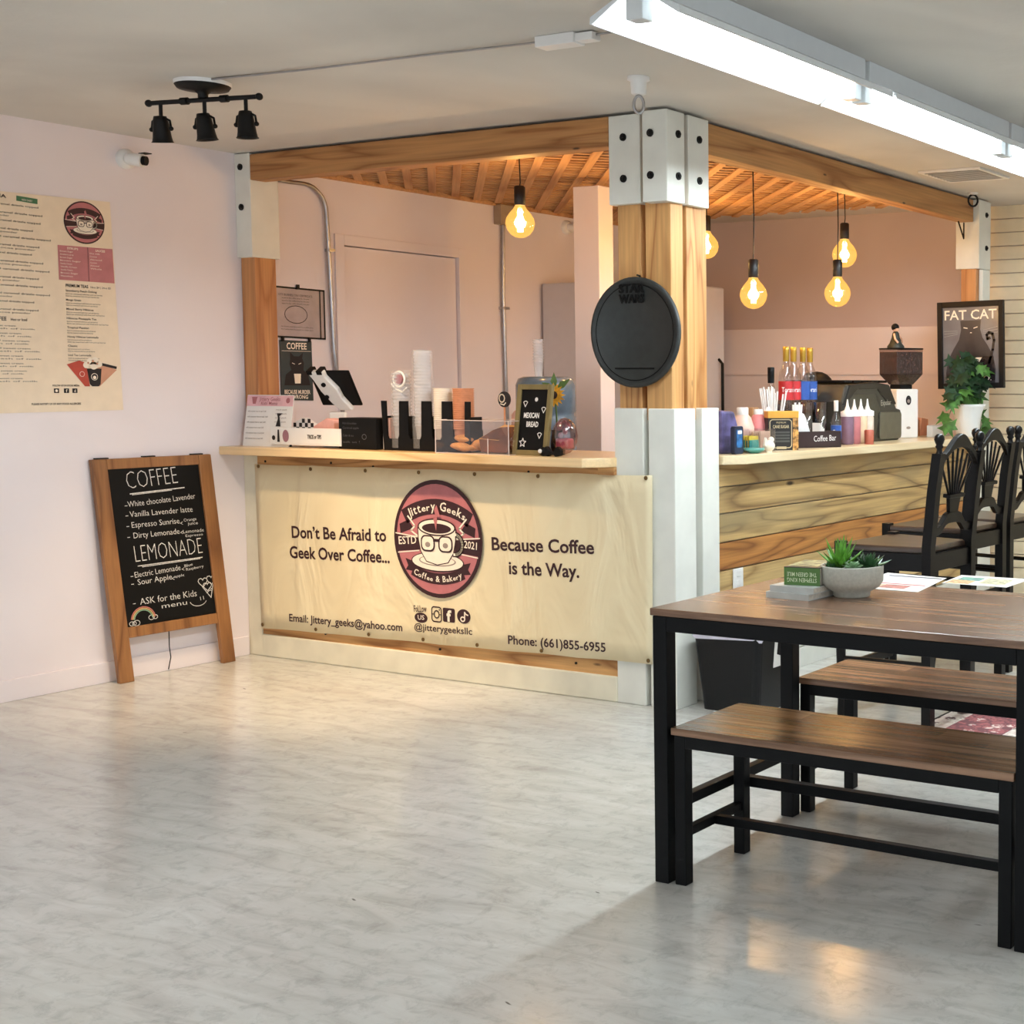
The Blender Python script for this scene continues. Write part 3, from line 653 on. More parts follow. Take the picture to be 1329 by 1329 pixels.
# ================================================================== CHALKBOARD
cbd = thing('chalkboard_sign', 'wooden A-frame chalkboard with handwritten coffee and lemonade menu leaning at the left wall', 'chalkboard', (0, 0, 0))
XC = lambda z: .095-.07*z
def cf(v):  # local (a, z, depth) -> world
    a_, z, dp = v; return (XC(z)+dp, a_+.046*(1.021-z), z)
def cbox(a0, z0, a1, z1, d0, d1): return G().box((a0, z0, d0), (a1, z1, d1))
cbox(-.806, 0, -.735, 1.021, -.022, .004).build('frame_leg', M_aframe, cbd, fn=cf, bevel=.004)
cbox(-.272, 0, -.203, 1.021, -.022, .004).build('frame_leg', M_aframe, cbd, fn=cf, bevel=.004)
cbox(-.735, .974, -.272, 1.021, -.02, .003).build('frame_rail', M_aframe, cbd, fn=cf, bevel=.003)
cbox(-.735, .2, -.272, .249, -.02, .003).build('frame_rail', M_aframe, cbd, fn=cf, bevel=.003)
cbox(-.735, .249, -.272, .974, -.014, -.006).build('board', M_slate, cbd, fn=cf)
for a_ in (-.75, -.52, -.27): cbox(a_-.03, 1.021, a_+.03, 1.027, -.03, -.004).build('hinge', M_iron, cbd, fn=cf)
G().tube([(.05, -.475, .21), (.045, -.472, .12), (.05, -.47, .07), (.03, -.47, .0+.01)], .0025, 5).build('chain', M_iron, cbd)
ck = G(); MC = Matrix.Identity(4)
def ctext(s, a, b, cap, bold=-.004):
    g_ = G(); text_fit(g_, s, a, b, cap, -.0052, None, bold); g_.build('chalk_lettering', M_chalk, cbd, fn=cf)
def dy(y, z): return (y-.046*(1.021-z), z)
def ct(s, y0, z0, y1, z1, cap, bold=-.006): ctext(s, dy(y0, z0), dy(y1, z1), cap, bold)
ct('COFFEE', -.64, .878, -.384, .89, .082, -.024); ct('White chocolate Lavender', -.645, .796, -.299, .812, .026); ct('Vanilla Lavender latte', -.64, .75, -.319, .750, .026)
ct('Espresso Sunrise', -.635, .700, -.393, .700, .026); ct('Orange', -.370, .706, -.303, .708, .014); ct('juice', -.350, .688, -.297, .688, .014)
ct('Dirty Lemonade', -.630, .651, -.397, .651, .026); ct('Lemonade', -.378, .651, -.268, .650, .016); ct('Espresso', -.367, .632, -.275, .632, .012)
ct('LEMONADE', -.63, .540, -.283, .546, .078, -.024); ct('Electric Lemonade', -.640, .470, -.407, .479, .026); ct('Blue', -.385, .489, -.342, .494, .013); ct('Raspberry', -.378, .472, -.285, .478, .013)
ct('Sour Apple', -.628, .435, -.455, .441, .026); ct('apple', -.443, .446, -.391, .449, .012); ct('ASK for the Kids', -.625, .343, -.333, .345, .03); ct('menu', -.519, .311, -.388, .312, .022)
def cs(pts, w=.003): stroke(ck, [dy(*p) for p in pts], w, -.0052)
cs([(-.63, .856), (-.354, .868)], .005); cs([(-.62, .851), (-.42, .86)], .003); cs([(-.621, .522), (-.288, .527)], .004); cs([(-.6, .516), (-.3, .522)], .003)
for zz in (.803, .757, .708, .658, .478, .442, .352): cs([(-.66, zz), (-.649, zz)])
for y_, zz in ((-.385, .7), (-.388, .656), (-.397, .482), (-.452, .444)): cs([(y_+.008, zz+.006), (y_-.004, zz), (y_+.008, zz-.006)], .002)
cs([(-.285+(-.0425)+.045*math.cos(math.radians(t)), .327+.03*math.sin(math.radians(t))) for t in range(195, 350, 12)]); cs([(-.316, .338), (-.314, .323)]); cs([(-.300, .34), (-.298, .325)])
def heart(cx, cz, s): return [(cx+s*.06*16*math.sin(t)**3/10, cz+s*.06*(13*math.cos(t)-5*math.cos(2*t)-2*math.cos(3*t)-math.cos(4*t))/10) for t in [i*2*PI/16 for i in range(17)]]
cs(heart(-.296, .408, .26), .0035); cs(heart(-.25, .415, .26), .0035); cs(heart(-.273, .385, .24), .0035); cs([(-.3, .385), (-.258, .328), (-.243, .39)], .0035); cs([(-.29, .37), (-.25, .36)], .0025); cs([(-.28, .352), (-.246, .375)], .0025)
for c_, r_ in ((-.65, .016), (-.674, .012), (-.662, .010)): cs([(c_+r_*math.cos(t), .262+r_*.8*math.sin(t)) for t in [i*PI/5 for i in range(11)]])
for c_, r_ in ((-.575, .014), (-.556, .012)): cs([(c_+r_*math.cos(t), .278+r_*.8*math.sin(t)) for t in [i*PI/5 for i in range(11)]])
ck.build('chalk_doodle', M_chalk, cbd, fn=cf)['kind'] = 'stuff'
for r_, c_ in ((.06, rgb(200, 120, 110)), (.053, rgb(210, 180, 120)), (.046, rgb(140, 180, 150))):
    g = G(); stroke(g, [dy(-.615+r_*math.cos(math.radians(t)), .272+r_*math.sin(math.radians(t))) for t in range(10, 171, 16)], .0055, -.005); g.build('chalk_rainbow', plain('chalk %s' % r_, c_, .9), cbd, fn=cf)

# ================================================================== FRAMES ON WALL BEHIND COUNTER
cf1 = thing('certificate_frame', 'clear sleeved certificate with black border clipped above the cat coffee poster', 'certificate', (.006, .17, 1.6))
G().prism([(0, .005), (.345, 0), (.345, .252), (0, .26)], -.004, 0, MW(0, 0)).build('sheet', plain('mauve certificate', rgb(176, 160, 160), .3, var=.08, scale=9, coat=.6), cf1)
g = G(); stroke(g, [(0, .005), (.345, 0), (.345, .252), (0, .258)], .009, .002, MW(0, 0), True); stroke(g, [(.318, .0), (.318, .252)], .007, .002, MW(0, 0)); g.build('border', M_iron, cf1)
g = G(); text_fit(g, 'CITY BUSINESS TAX CERTIFICATE', (.06, .215), (.27, .212), .011, .0015, MW(0, 0)); [text_fit(g, 'issued to the coffee shop for the year', (.08, .2-k*.014), (.25, .2-k*.014), .007, .0015, MW(0, 0)) for k in range(3)]
[text_fit(g, 'this licence must be posted in a visible place', (.07, .055-k*.014), (.27, .052-k*.014), .007, .0015, MW(0, 0)) for k in range(2)]; stroke(g, [(.165+.07*math.cos(t), .12+.045*math.sin(t)) for t in [i*PI/10 for i in range(20)]], .004, .0015, MW(0, 0), True); g.build('lettering', plain('grey ink', rgb(96, 84, 86), .5), cf1)
G().box((.0, .17, .25), (.01, .185, .275)).build('clip', M_iron, cf1)
cp = thing('cat_poster', 'small dark green coffee poster with a black cat, behind the tablet', 'poster', (.006, .231, 1.28))
G().prism([(0, .0), (.2, -.005), (.197, .305), (0, .308)], -.003, 0, MW(0, 0)).build('sheet', plain('dark teal print', rgb(38, 52, 56), .5), cp)
g = G(); text_fit(g, 'COFFEE', (.04, .262), (.165, .262), .032, .001, MW(0, 0), .02); text_fit(g, 'BECAUSE MURDER', (.02, .032), (.18, .03), .02, .001, MW(0, 0), .02); text_fit(g, 'IS WRONG', (.04, .007), (.165, .005), .019, .001, MW(0, 0), .02); stroke(g, [(.01, .252), (.19, .252)], .002, .001, MW(0, 0))
poly(g, [(.085, .085), (.12, .085), (.123, .135), (.08, .135)], .002, MW(0, 0)); stroke(g, [(.07, .19), (.085, .185)], .003, .003, MW(0, 0)); stroke(g, [(.11, .185), (.125, .19)], .003, .003, MW(0, 0)); g.build('lettering', M_cream, cp)
g = G(); poly(g, [(.02, .075), (.18, .075), (.17, .13), (.14, .155), (.145, .19), (.135, .215), (.14, .245), (.115, .225), (.085, .225), (.06, .245), (.06, .21), (.055, .185), (.065, .155), (.03, .13)], .001, MW(0, 0)); g.build('cat_print', M_ink, cp)
for u in (.015, .18): G().box((.0, u-.006, .3), (.01, u+.006, .325)).build('clip', M_iron, cp)

# ================================================================== BANNER
def wave(x, z): return -.016-.003*math.sin(x*4.3+1)-.0025*math.sin(x*9.1+z*3)
def banner_mat():
    mt, nt, bs = nodes('cream banner vinyl'); v = coords(nt, (1.2, 1, .55), False)
    a = noise(nt, v, 3.2, 3, 1.2, .5)
    bs.inputs['Base Color'].default_value = rgb(240, 224, 184); bs.inputs['Roughness'].default_value = .48
    L(nt, ramp(nt, a, [(.3, rgb(228, 212, 174)), (.7, rgb(236, 222, 186))]), bs.inputs['Base Color']); bump(nt, bs, a, .55, .05); return mt
bn = thing('banner', 'wide cream vinyl shop banner pinned across the counter front', 'banner', (0, 0, 0))
g = G(); nx, nz = 60, 10; vs = []
for j in range(nz+1):
    for i in range(nx+1):
        s, t_ = i/nx, j/nz; x = (1-t_)*(.12+(2.52-.12)*s)+t_*(.102+(2.532-.102)*s); z = (1-t_)*(.145+.04*s)+t_*(.967+.02*s)
        if j == nz: z -= .004*abs(math.sin(s*PI*6))
        if j == 0: z += .003*abs(math.sin(s*PI*6))
        vs.append((x, wave(x, z), z))
g.add(vs, [(j*(nx+1)+i, j*(nx+1)+i+1, (j+1)*(nx+1)+i+1, (j+1)*(nx+1)+i) for j in range(nz) for i in range(nx)], True)
bo = g.build('vinyl_sheet', banner_mat(), bn)
so = bo.modifiers.new('solid', 'SOLIDIFY'); so.thickness = .0012; so.offset = -1
def bf(v): return (v[0], wave(v[0], v[1])-.001-v[2], v[1])
g = G()
def BT(s, a, b, c, bold=.012):
    q_ = G(); text_fit(q_, s, a, b, c, .0006, None, bold, 3); q_.build('lettering', M_mar, bn, fn=bf)
BT('Don\u2019t Be Afraid to', (.353, .612), (.986, .627), .056, .021); BT('Geek Over Coffee...', (.335, .512), (1.005, .526), .056, .021); BT('Because Coffee', (1.644, .624), (2.22, .639), .056, .021); BT('is the Way.', (1.742, .522), (2.139, .531), .056, .021)
BT('Email: Jittery_geeks@yahoo.com', (.319, .196), (1.077, .208), .036, .016); BT('Phone: (661)855-6955', (1.73, .206), (2.276, .218), .038, .016); BT('@jitterygeeksllc', (1.155, .222), (1.521, .23), .03, .012)
# follow us badge + three app icons
text_fit(g, 'FoLLow', (1.156, .306), (1.238, .312), .03, .0006, None, .01); disc(g, (1.2, .282), .042, .0006, None, ry=.024)
poly(g, rrect(1.342, .276, 1.417, .341, .008), .0006); disc(g, (1.472, .31), .041, .0006, None, ry=.033)
stroke(g, rrect(1.271, .272, 1.332, .34, .014), .006, .0006, None, True); stroke(g, [(1.302+.016*math.cos(t), .306+.017*math.sin(t)) for t in [i*PI/7 for i in range(14)]], .006, .0006, None, True); disc(g, (1.32, .328), .004, .0006, n=8); stroke(g, [(1.274, .306), (1.286, .306)], .004, .0006); stroke(g, [(1.318, .306), (1.33, .306)], .004, .0006)
for v_ in range(1): pass
g.build('app_icons', M_mar, bn, fn=bf)
g = G(); text_fit(g, 'US', (1.18, .272), (1.222, .274), .021, .0012, None, .01); text_fit(g, 'f', (1.366, .281), (1.396, .281), .048, .0012, None, .04)
stroke(g, [(1.478, .329), (1.478, .298)], .007, .0012); stroke(g, [(1.478+.0-.012+.012*math.cos(t), .297+.010*math.sin(t)) for t in [i*PI/6-.2 for i in range(0, 12)]], .006, .0012, None, True); stroke(g, [(1.478, .33), (1.487, .32), (1.498, .317)], .006, .0012)
g.build('icon_print', M_cream, bn, fn=bf)
# logo: build flat then bend onto the sheet
before = set(COL.objects)
logo(Matrix.Identity(4), .272, bn)
for o in set(COL.objects)-before:
    for v in o.data.vertices: v.co = Vector((1.326+v.co.x, wave(1.326, .6)-.007-v.co.z*.6, .657+v.co.y))
gx = [.13, .50, .86, 1.21, 1.55, 1.92, 2.5]
for i, x in enumerate(gx):
    for zz in (.955+.02*(x/2.5)-.006*(0 < i < 6), .162+.038*(x/2.5)):
        G().lathe([(.004, 0), (.009, 0), (.009, .0025), (.004, .0025)], 12, M=Matrix.Translation((x, wave(x, zz)-.001, zz)) @ Matrix.Rotation(PI/2, 4, 'X')).build('grommet', plain('brass', rgb(120, 96, 60), .4, .8), bn)

# ================================================================== OVAL PLAQUE
pq = thing('round_plaque', 'round dark charcoal plaque with raised title lettering hung on the column', 'plaque', (2.45, -.002, 1.582))
M_pq = plain('charcoal slate', rgb(38, 41, 40), .55, var=.1, scale=30)
RX = Matrix.Rotation(PI/2, 4, 'X')
G().lathe([(0, .0), (.226, 0), (.23, .004), (.23, .016), (.226, .02), (.214, .02), (.212, .0165), (0, .0165)], 56, M=RX).build('disc', M_pq, pq)
g = G(); F = frame((0, -.0168, 0), (1, 0, 0)); M_pql = plain('plaque relief', rgb(8, 8, 8), .6, spec=.2)
for s, a, b, c in (('STAR', (-.075, .165), (.055, .165), .034), ('WARS', (-.075, .122), (.055, .122), .034)):
    vs, fs = text_geo(s, .03, 2); text_fit(g, s, a, b, c, .004, F, .03)
o = g.build('raised_title', M_pql, pq); sd = o.modifiers.new('s', 'SOLIDIFY'); sd.thickness = .004; sd.offset = 0
g = G(); stroke(g, [(-.1, -.15), (.1, -.15)], .006, .001, F); stroke(g, [(.2*math.cos(t), .2*math.sin(t)) for t in [i*PI/24 for i in range(48)]], .004, .001, F, True); g.build('engraved_line', M_pql, pq)
G().cyl((0.02, .0, .233), (.02, -.02, .236), .004).build('nail', M_iron, pq)

# ================================================================== ITEMS ON LEFT WORKTOP
T = CT
def flat_text(parent, M, items, mat, name='lettering'):
    for s_, a, b, c, *bo_ in items:
        g = G(); text_fit(g, s_, a, b, c, .0008, M, bo_[0] if bo_ else .01); o = g.build(name, mat, parent)
    return o
FX = lambda x=0, y=0, z=0: frame((x, y, z), (1, 0, 0))
# pink & white kids menu card
kc = thing('menu_card', 'upright pink and white menu card at the left end of the worktop', 'menu card', (.2, -.03, T))
lean = Matrix.Rotation(math.radians(-9), 4, 'X')
G().box((-.165, 0, 0), (.165, .004, .255), lean).build('card', M_paper, kc)
G().box((-.165, -.001, .2), (.165, 0, .252), lean).build('pink_header', plain('pale pink print', rgb(236, 186, 190), .6), kc)
FK = lean @ FX(0, -.0015)
flat_text(kc, FK, [('Jittery Geeks', (-.075, .226), (.075, .226), .018, .01), ('Kids Menu', (-.06, .206), (.055, .206), .016, .01)], M_rose)
its = []
for k in range(6): its.append(('milk steamer hot or iced 3.00', (-.15, .17-k*.027), (random.uniform(-.03, .0), .17-k*.027), .007)); 
for k in range(4): its.append(('snack pack', (.05, .18-k*.02), (.13, .18-k*.02), .006))
flat_text(kc, FK, its, M_greyp, 'small_lettering')
g = G(); poly(g, [(-.12, .21), (-.1, .21), (-.09, .245), (-.13, .245)], .001, FK); disc(g, (.13, .228), .014, .001, FK, n=12); g.build('cup_print', M_rose, kc)
g = G(); poly(g, [(.06, .1), (.095, .1), (.09, .12), (.08, .15), (.1, .165), (.06, .165), (.072, .14)], .001, FK); g.build('figure_print', M_ink, kc)
# white long caddy box
wb_ = thing('counter_box', 'long white open box with small dark lettering below the tablet', 'box', (.49, .02, T))
g = G().box((-.238, -.06, .012), (.238, .1, .018)).box((-.238, -.06, .018), (.238, -.052, .095)).box((-.238, .092, .018), (.238, .1, .095)).box((-.238, -.052, .018), (-.23, .092, .095)).box((.23, -.052, .018), (.238, .092, .095))
g.build('box_body', M_wht, wb_, bevel=.002)
for x in (-.19, .19): G().cyl((x, 0, 0), (x, 0, .012), .018).build('foot', M_black, wb_)
flat_text(wb_, FX(0, -.061), [('TRICK or TIPS', (.02, .045), (.115, .045), .018, .03)], M_ink)
g = G(); disc(g, (-.13, .055), .022, .0008, FX(0, -.061), ry=.03, n=16); g.build('round_print', M_mauve, wb_)
g = G(); F = FX(0, -.061); poly(g, [(-.19, .025), (-.172, .025), (-.176, .085), (-.186, .085)], .0008, F); disc(g, (-.215, .045), .012, .0008, F, n=10); g.build('dark_print', M_ink, wb_)
nk = thing('napkin_stack', 'black and white checked napkins in the white box', 'napkins', (.42, .03, T+.018))
M_ck = plain('white tissue', rgb(228, 222, 218), .8); g = G().prism([(-.07, .0), (.07, .0), (.07, .09), (.0, .125), (-.07, .1)], -.015, .015, frame((0, 0, 0), (1, 0, 0))); g.build('napkins', M_ck, nk)
g = G(); F = frame((0, -.0155, 0), (1, 0, 0))
for i in range(7):
    for j in range(6):
        x = -.07+.02*i; z = .02*j
        if (i+j) % 2 == 0 and z < .09+.02*(1-abs(x)/.07): poly(g, [(x, z), (x+.02, z), (x+.02, z+.02), (x, z+.02)], .0005, F)
g.build('checks', M_ink, nk)
tag(G().prism([(-.07, 0), (.07, 0), (.07, .115), (.02, .125), (-.07, .085)], -.03, .03, frame((.575, .03, T+.018), (1, 0, 0))).build('note_pad', plain('salmon paper', rgb(236, 176, 164), .8), bevel=.002), 'salmon pink pad of slips in the white box below the tablet', 'notepad')
# tablet on stand: seen from behind
ts = thing('tablet_stand', 'white swivel stand holding a black payment tablet, seen from behind', 'tablet', (.53, .13, T), math.radians(13))
G().lathe([(.07, 0), (.07, .012), (.05, .016)], 20).build('base', M_wht, ts)
G().box((-.045, -.012, .0), (.045, .012, .17)).build('stand_column', M_wht, ts, bevel=.008)
MT = Matrix.Translation((0, -.02, .285)) @ Matrix.Rotation(math.radians(32), 4, 'X')
G().box((-.112, .0, -.1), (.112, .012, .1), MT).build('tablet', M_black, ts, bevel=.006)
g = G().prism([(-.1, .11), (-.01, .11), (-.01, .08), (.03, .01), (.035, -.04), (.07, -.11), (.0, -.11), (-.03, -.07), (-.065, .0), (-.08, .06)], -.0, .028, MT @ frame((0, 0, 0), (1, 0, 0)))
g.build('holder_plate', M_wht, ts, bevel=.006)
for u, v_ in ((-.04, -.03), (-.03, .04)): G().cyl(MT @ Vector((u, -.024, v_)), MT @ Vector((u, -.036, v_)), .011).build('knob', M_black, ts)
for u in (-.085, -.03): G().box((u-.014, -.032, .095), (u+.014, .015, .118), MT).build('clamp', M_black, ts, bevel=.003)
# black box with handwriting
bb = thing('black_box', 'black cube box with faint handwriting beside the cup rack', 'box', (.83, .02, T))
G().box((-.12, -.05, 0), (.125, .09, .148)).build('box_body', M_slate, bb, bevel=.004)
F = FX(0, -.051); flat_text(bb, F, [('Hot chocolate', (-.09, .118), (.0, .118), .01, -.01), ('Caramel apple', (-.09, .096), (.015, .096), .01, -.01), ('Cider & tea', (-.09, .06), (-.02, .06), .01, -.01), ('ask us !', (-.09, .03), (.02, .03), .01, -.01)], plain('faint chalk', rgb(92, 92, 96), .9))
g = G(); stroke(g, [(.05+.014*math.cos(t), .06+.012*math.sin(t)) for t in [i*PI/5 for i in range(10)]], .003, .0008, F, True); g.build('doodle', plain('faint chalk', None), bb)
for i, (x, w, c, l) in enumerate(((.975, .02, rgb(216, 214, 212), 'small clear packet between the black box and cup rack'), (1.0, .025, rgb(176, 140, 132), 'small brownish packet against the cup rack'))):
    tag(G().box((x-w/2, .0, T), (x+w/2, .05, T+.15)).build('packet', plain('packet%d' % i, c, .3), bevel=.006), l, 'packet')
# cup organiser: four slots
co_ = thing('cup_rack', 'black four-slot cup rack holding stacked drink cups', 'cup rack', (1.25, .06, T))
FR = frame((0, -.07, 0), (1, 0, 0))
def sheet(w0):
    x0 = -.27; pts = [(x0, 0), (.275, 0)]
    tops = [(.275, .235), (.245, .235)]
    prong = [(-.275, -.245), (-.16, -.108), (-.02, .038), (.105, .165), (.245, .275)]
    sl = []
    for i in range(4, -1, -1):
        a, b = prong[i]; sl += [(b, .23), (a, .23)] if i > 0 else [(b, .23), (a, .23)]
        if i > 0:
            pb = prong[i-1][1]; sl += [(a-.004, .07), (a-.012, .055), (pb+.012, .055), (pb+.004, .07)]
    return [(-.262, 0), (.27, 0)]+sl
G().prism(sheet(0), -.004, .004, FR).build('front_plate', M_black, co_)
G().box((-.262, .012, 0), (.262, .02, .1)).build('back_plate', M_black, co_)
G().box((-.262, -.066, 0), (.262, .012, .01)).build('base_plate', M_black, co_)
for a in ((-.262, -.25), (-.14, -.134), (.01, .016), (.135, .141), (.255, .265)): G().box((a[0], -.066, 0), (a[1], .012, .16)).build('divider', M_black, co_)
def cupstack(x, y, z0, r, n, mat, lab, name='cup_stack', h=.11, step=.012, taper=.72, cat='cups', extra=0, group=None):
    t = thing(name, lab, cat, (x, y, z0)); g = G()
    prof = []
    G().lathe([(r*taper, 0), (r*.93, h*.85), (r*1.03, h*.87), (r*1.03, h*.9)], 20).build('cup', mat, t)
    for k in range(1, n):
        z = h*.9+(k-1)*step
        G().lathe([(r*.96, z), (r*.97, z+step*.55), (r*1.04, z+step*.6), (r*1.04, z+step)], 20).build('cup', mat, t)
    return t
M_pet = plain('clear cup plastic', rgb(236, 238, 242), .12, var=.02, alpha=.36, coat=.5)
cupstack(1.06, .032, T+.01, .042, 16, M_pet, 'shorter clear plastic cup stack in the first slot of the rack', h=.12, step=.016)
cupstack(1.195, .032, T+.01, .04, 24, M_pet, 'tallest clear plastic cup stack in the second slot of the rack', h=.12, step=.015)
M_cupw = plain('white paper cup', rgb(240, 230, 214), .6, var=.01); M_cupk = plain('kraft paper cup', rgb(214, 150, 110), .6, var=.05, scale=60)
cupstack(1.32, .032, T+.01, .043, 20, M_cupw, 'white paper cup stack in the third slot of the rack', h=.11, step=.0095)
cupstack(1.443, .032, T+.01, .047, 20, M_cupk, 'brown patterned paper cup stack in the fourth slot of the rack', h=.11, step=.0095)
# clear sleeves with a tie
tag(G().lathe([(.05, .0), (.05, .34), (.044, .36)], 16, c=(1.06, .032, T+.012)).build('plastic_sleeve', plain('sleeve film', rgb(240, 240, 242), .15, var=.02, alpha=.13)), 'clear plastic sleeve around the shorter clear cups', 'sleeve')
tag(G().lathe([(.05, .0), (.05, .43), (.044, .45)], 16, c=(1.195, .032, T+.012)).build('plastic_sleeve', plain('sleeve film', None)), 'clear plastic sleeve around the tallest clear cups', 'sleeve')
ro = thing('cup_tag', 'round white swirl ornament on the shorter clear cup stack', 'ornament', (1.085, -.005, T+.33))
g = G(); g.tube([(.035*math.cos(t), 0, .035*math.sin(t)) for t in [i*PI/8 for i in range(17)]], .005, 6); g.tube([(-.05, 0, -.02), (-.02, 0, -.045), (.02, 0, -.06), (.045, 0, -.04)], .004, 6); g.build('ring', M_wht, ro)
G().cyl((0, -.004, 0), (0, .004, 0), .022, seg=16).build('centre', M_mauve, ro)
# round pick (pale/black disc) behind the pastry case
rp = thing('round_pick', 'small round black and white pick standing behind the pastry case', 'pick', (1.625, .1, T))
G().cyl((0, -.003, .24), (0, .003, .24), .036, seg=24).build('disc', M_ink, rp)
g = G(); stroke(g, [(-.012+.016*math.cos(t), .245+.018*math.sin(t)) for t in [i*PI/5 for i in range(10)]], .006, .0035, frame((0, 0, 0), (1, 0, 0)), True); stroke(g, [(-.02, .22), (.0, .215), (.01, .225)], .005, .0035, frame((0, 0, 0), (1, 0, 0))); g.build('print', M_cream, rp)
G().cyl((0, 0, 0), (0, 0, .205), .004).build('stick', M_cupk, rp)
tag(G().prism([(-.03, 0), (.035, 0), (.03, .18), (.0, .19), (-.02, .17)], -.01, .01, frame((1.64, .16, T), (1, 0, 0))).build('paper_bag', plain('peach paper', rgb(232, 186, 164), .8)), 'peach paper bag behind the round pick', 'bag')
# pastry case
pc = thing('pastry_case', 'clear acrylic case of breads on the worktop', 'display case', (1.6, .0, T))
M_acr = clear('acrylic', (.97, .97, .98, 1), .12, .03); M_edge = plain('acrylic edge', rgb(214, 200, 196), .2)
G().box((-.215, -.085, 0), (.215, .12, .004)).build('floor_panel', M_acr, pc)
for a, b in (((-.215, -.085, .004), (.215, -.082, .145)), ((-.215, .117, .004), (.215, .12, .145)), ((-.215, -.082, .004), (-.212, .117, .145)), ((.212, -.082, .004), (.215, .117, .145)), ((-.215, -.085, .145), (.215, .12, .148))): G().box(a, b).build('panel', M_acr, pc)
g = G()
for x in (-.215, .215):
    for y in (-.085, .12): g.cyl((x, y, 0), (x, y, .148), .0022, seg=6)
for z in (.0, .148):
    for y in (-.085, .12): g.cyl((-.215, y, z), (.215, y, z), .0022, seg=6)
    for x in (-.215, .215): g.cyl((x, -.085, z), (x, .12, z), .0022, seg=6)
g.cyl((.095, -.085, 0), (.095, -.085, .07), .0022, seg=6); g.build('edges', M_edge, pc)
M_bread = plain('bread crust', rgb(214, 150, 84), .7, var=.18, bmp=.4, scale=30); M_brd2 = plain('dark crust', rgb(120, 66, 34), .6, var=.25, bmp=.4, scale=25)
def bread(x, y, z, sx, sy, sz, mat, lab, rz=0):
    g = G(); g.sphere((0, 0, 0), 1, 16)
    o = g.build('bread_roll', mat, fn=lambda v: (v[0]*sx*(1+.08*math.sin(5*v[1])), v[1]*sy, v[2]*sz*(1+.1*math.sin(4*v[0]+1))))
    o.location = (x, y, z); o.rotation_euler = (0, .1, rz); tag(o, lab, 'bread')
bread(1.475, .0, T+.026, .075, .045, .021, M_bread, 'golden bread roll at the bottom left of the acrylic case', .1)
bread(1.465, .01, T+.063, .06, .04, .018, M_bread, 'golden bread roll resting on top of the left roll in the case', -.4)
bread(1.53, .04, T+.035, .04, .05, .025, M_bread, 'golden bread roll behind the two left rolls in the case', .6)
bx = thing('pastry_box', 'brown bakery box with a yellow top leaning in the acrylic case', 'box', (1.69, .02, T+.005))
g = G().prism([(-.09, 0), (.06, 0), (.08, .05), (.03, .115), (-.02, .1), (-.1, .06)], -.05, .05, frame((0, 0, 0), (1, 0, 0))); g.build('box_body', M_brd2, bx, bevel=.004)
g = G().prism([(-.098, .062), (.0, .064), (.055, .112), (-.01, .118)], -.0535, -.0505, frame((0, 0, 0), (1, 0, 0))); F = frame((0, -.054, 0), (1, 0, 0)); g.add([(-.1, -.055, .06), (.02, -.055, .055), (.05, .05, .12), (-.03, .05, .13)], [(0, 1, 2, 3)]); 
G().add([(-.1, -.053, .06), (.02, -.053, .055), (.06, .05, .118), (-.04, .05, .122)], [(0, 1, 2, 3)]).build('top_label', plain('yellow label', rgb(224, 170, 96), .5), bx)
g = G(); stroke(g, [(-.055, .068), (-.03, .067), (-.01, .075), (.005, .09)], .014, .001, F); g.build('dark_swoosh', M_brd2, bx)
bread(1.775, .02, T+.05, .03, .045, .045, M_brd2, 'dark bread roll at the right end of the acrylic case')
# letter board
lb = thing('letter_board', 'olive framed black letter board reading Mexican bread', 'sign', (1.895, -.05, T), math.radians(-4))
sh = Matrix.Rotation(math.radians(-8), 4, 'X') @ Matrix.Shear('XZ', 4, (0.05, 0)) if False else Matrix.Rotation(math.radians(-8), 4, 'X')
M_ol = plain('olive frame', rgb(128, 112, 68), .55)
g = G()
for a, b in (((-.103, 0, 0), (-.08, .018, .312)), ((.08, 0, 0), (.103, .018, .312)), ((-.08, 0, 0), (.08, .018, .023)), ((-.08, 0, .289), (.08, .018, .312))): G().box(a, b, sh).build('frame_side', M_ol, lb, bevel=.002)
G().box((-.08, .008, .023), (.08, .013, .289), sh).build('felt', M_slate, lb)
F = sh @ FX(0, .0075)
g = G(); text_fit(g, 'MEXICAN', (-.056, .165), (.036, .165), .022, .001, F, .03); text_fit(g, 'BREAD', (-.036, .126), (.036, .126), .022, .001, F, .03)
def hrt(cx, cy, s): return [(cx-s, cy+s*.6), (cx-s*.4, cy+s), (cx+s*.4, cy+s), (cx+s, cy+s*.6), (cx, cy-s)]
for c in ((-.052, .226, .012), (.06, .2, .012), (.048, .088, .012)): stroke(g, hrt(*c), .004, .001, F, True)
disc(g, (.012, .246), .010, .001, F, n=7); stroke(g, [(-.05+(.02 if i % 2 == 0 else .009)*math.sin(i*PI/5), .055+(.02 if i % 2 == 0 else .009)*math.cos(i*PI/5)) for i in range(10)], .004, .001, F, True)
g.build('lettering', M_wht, lb)
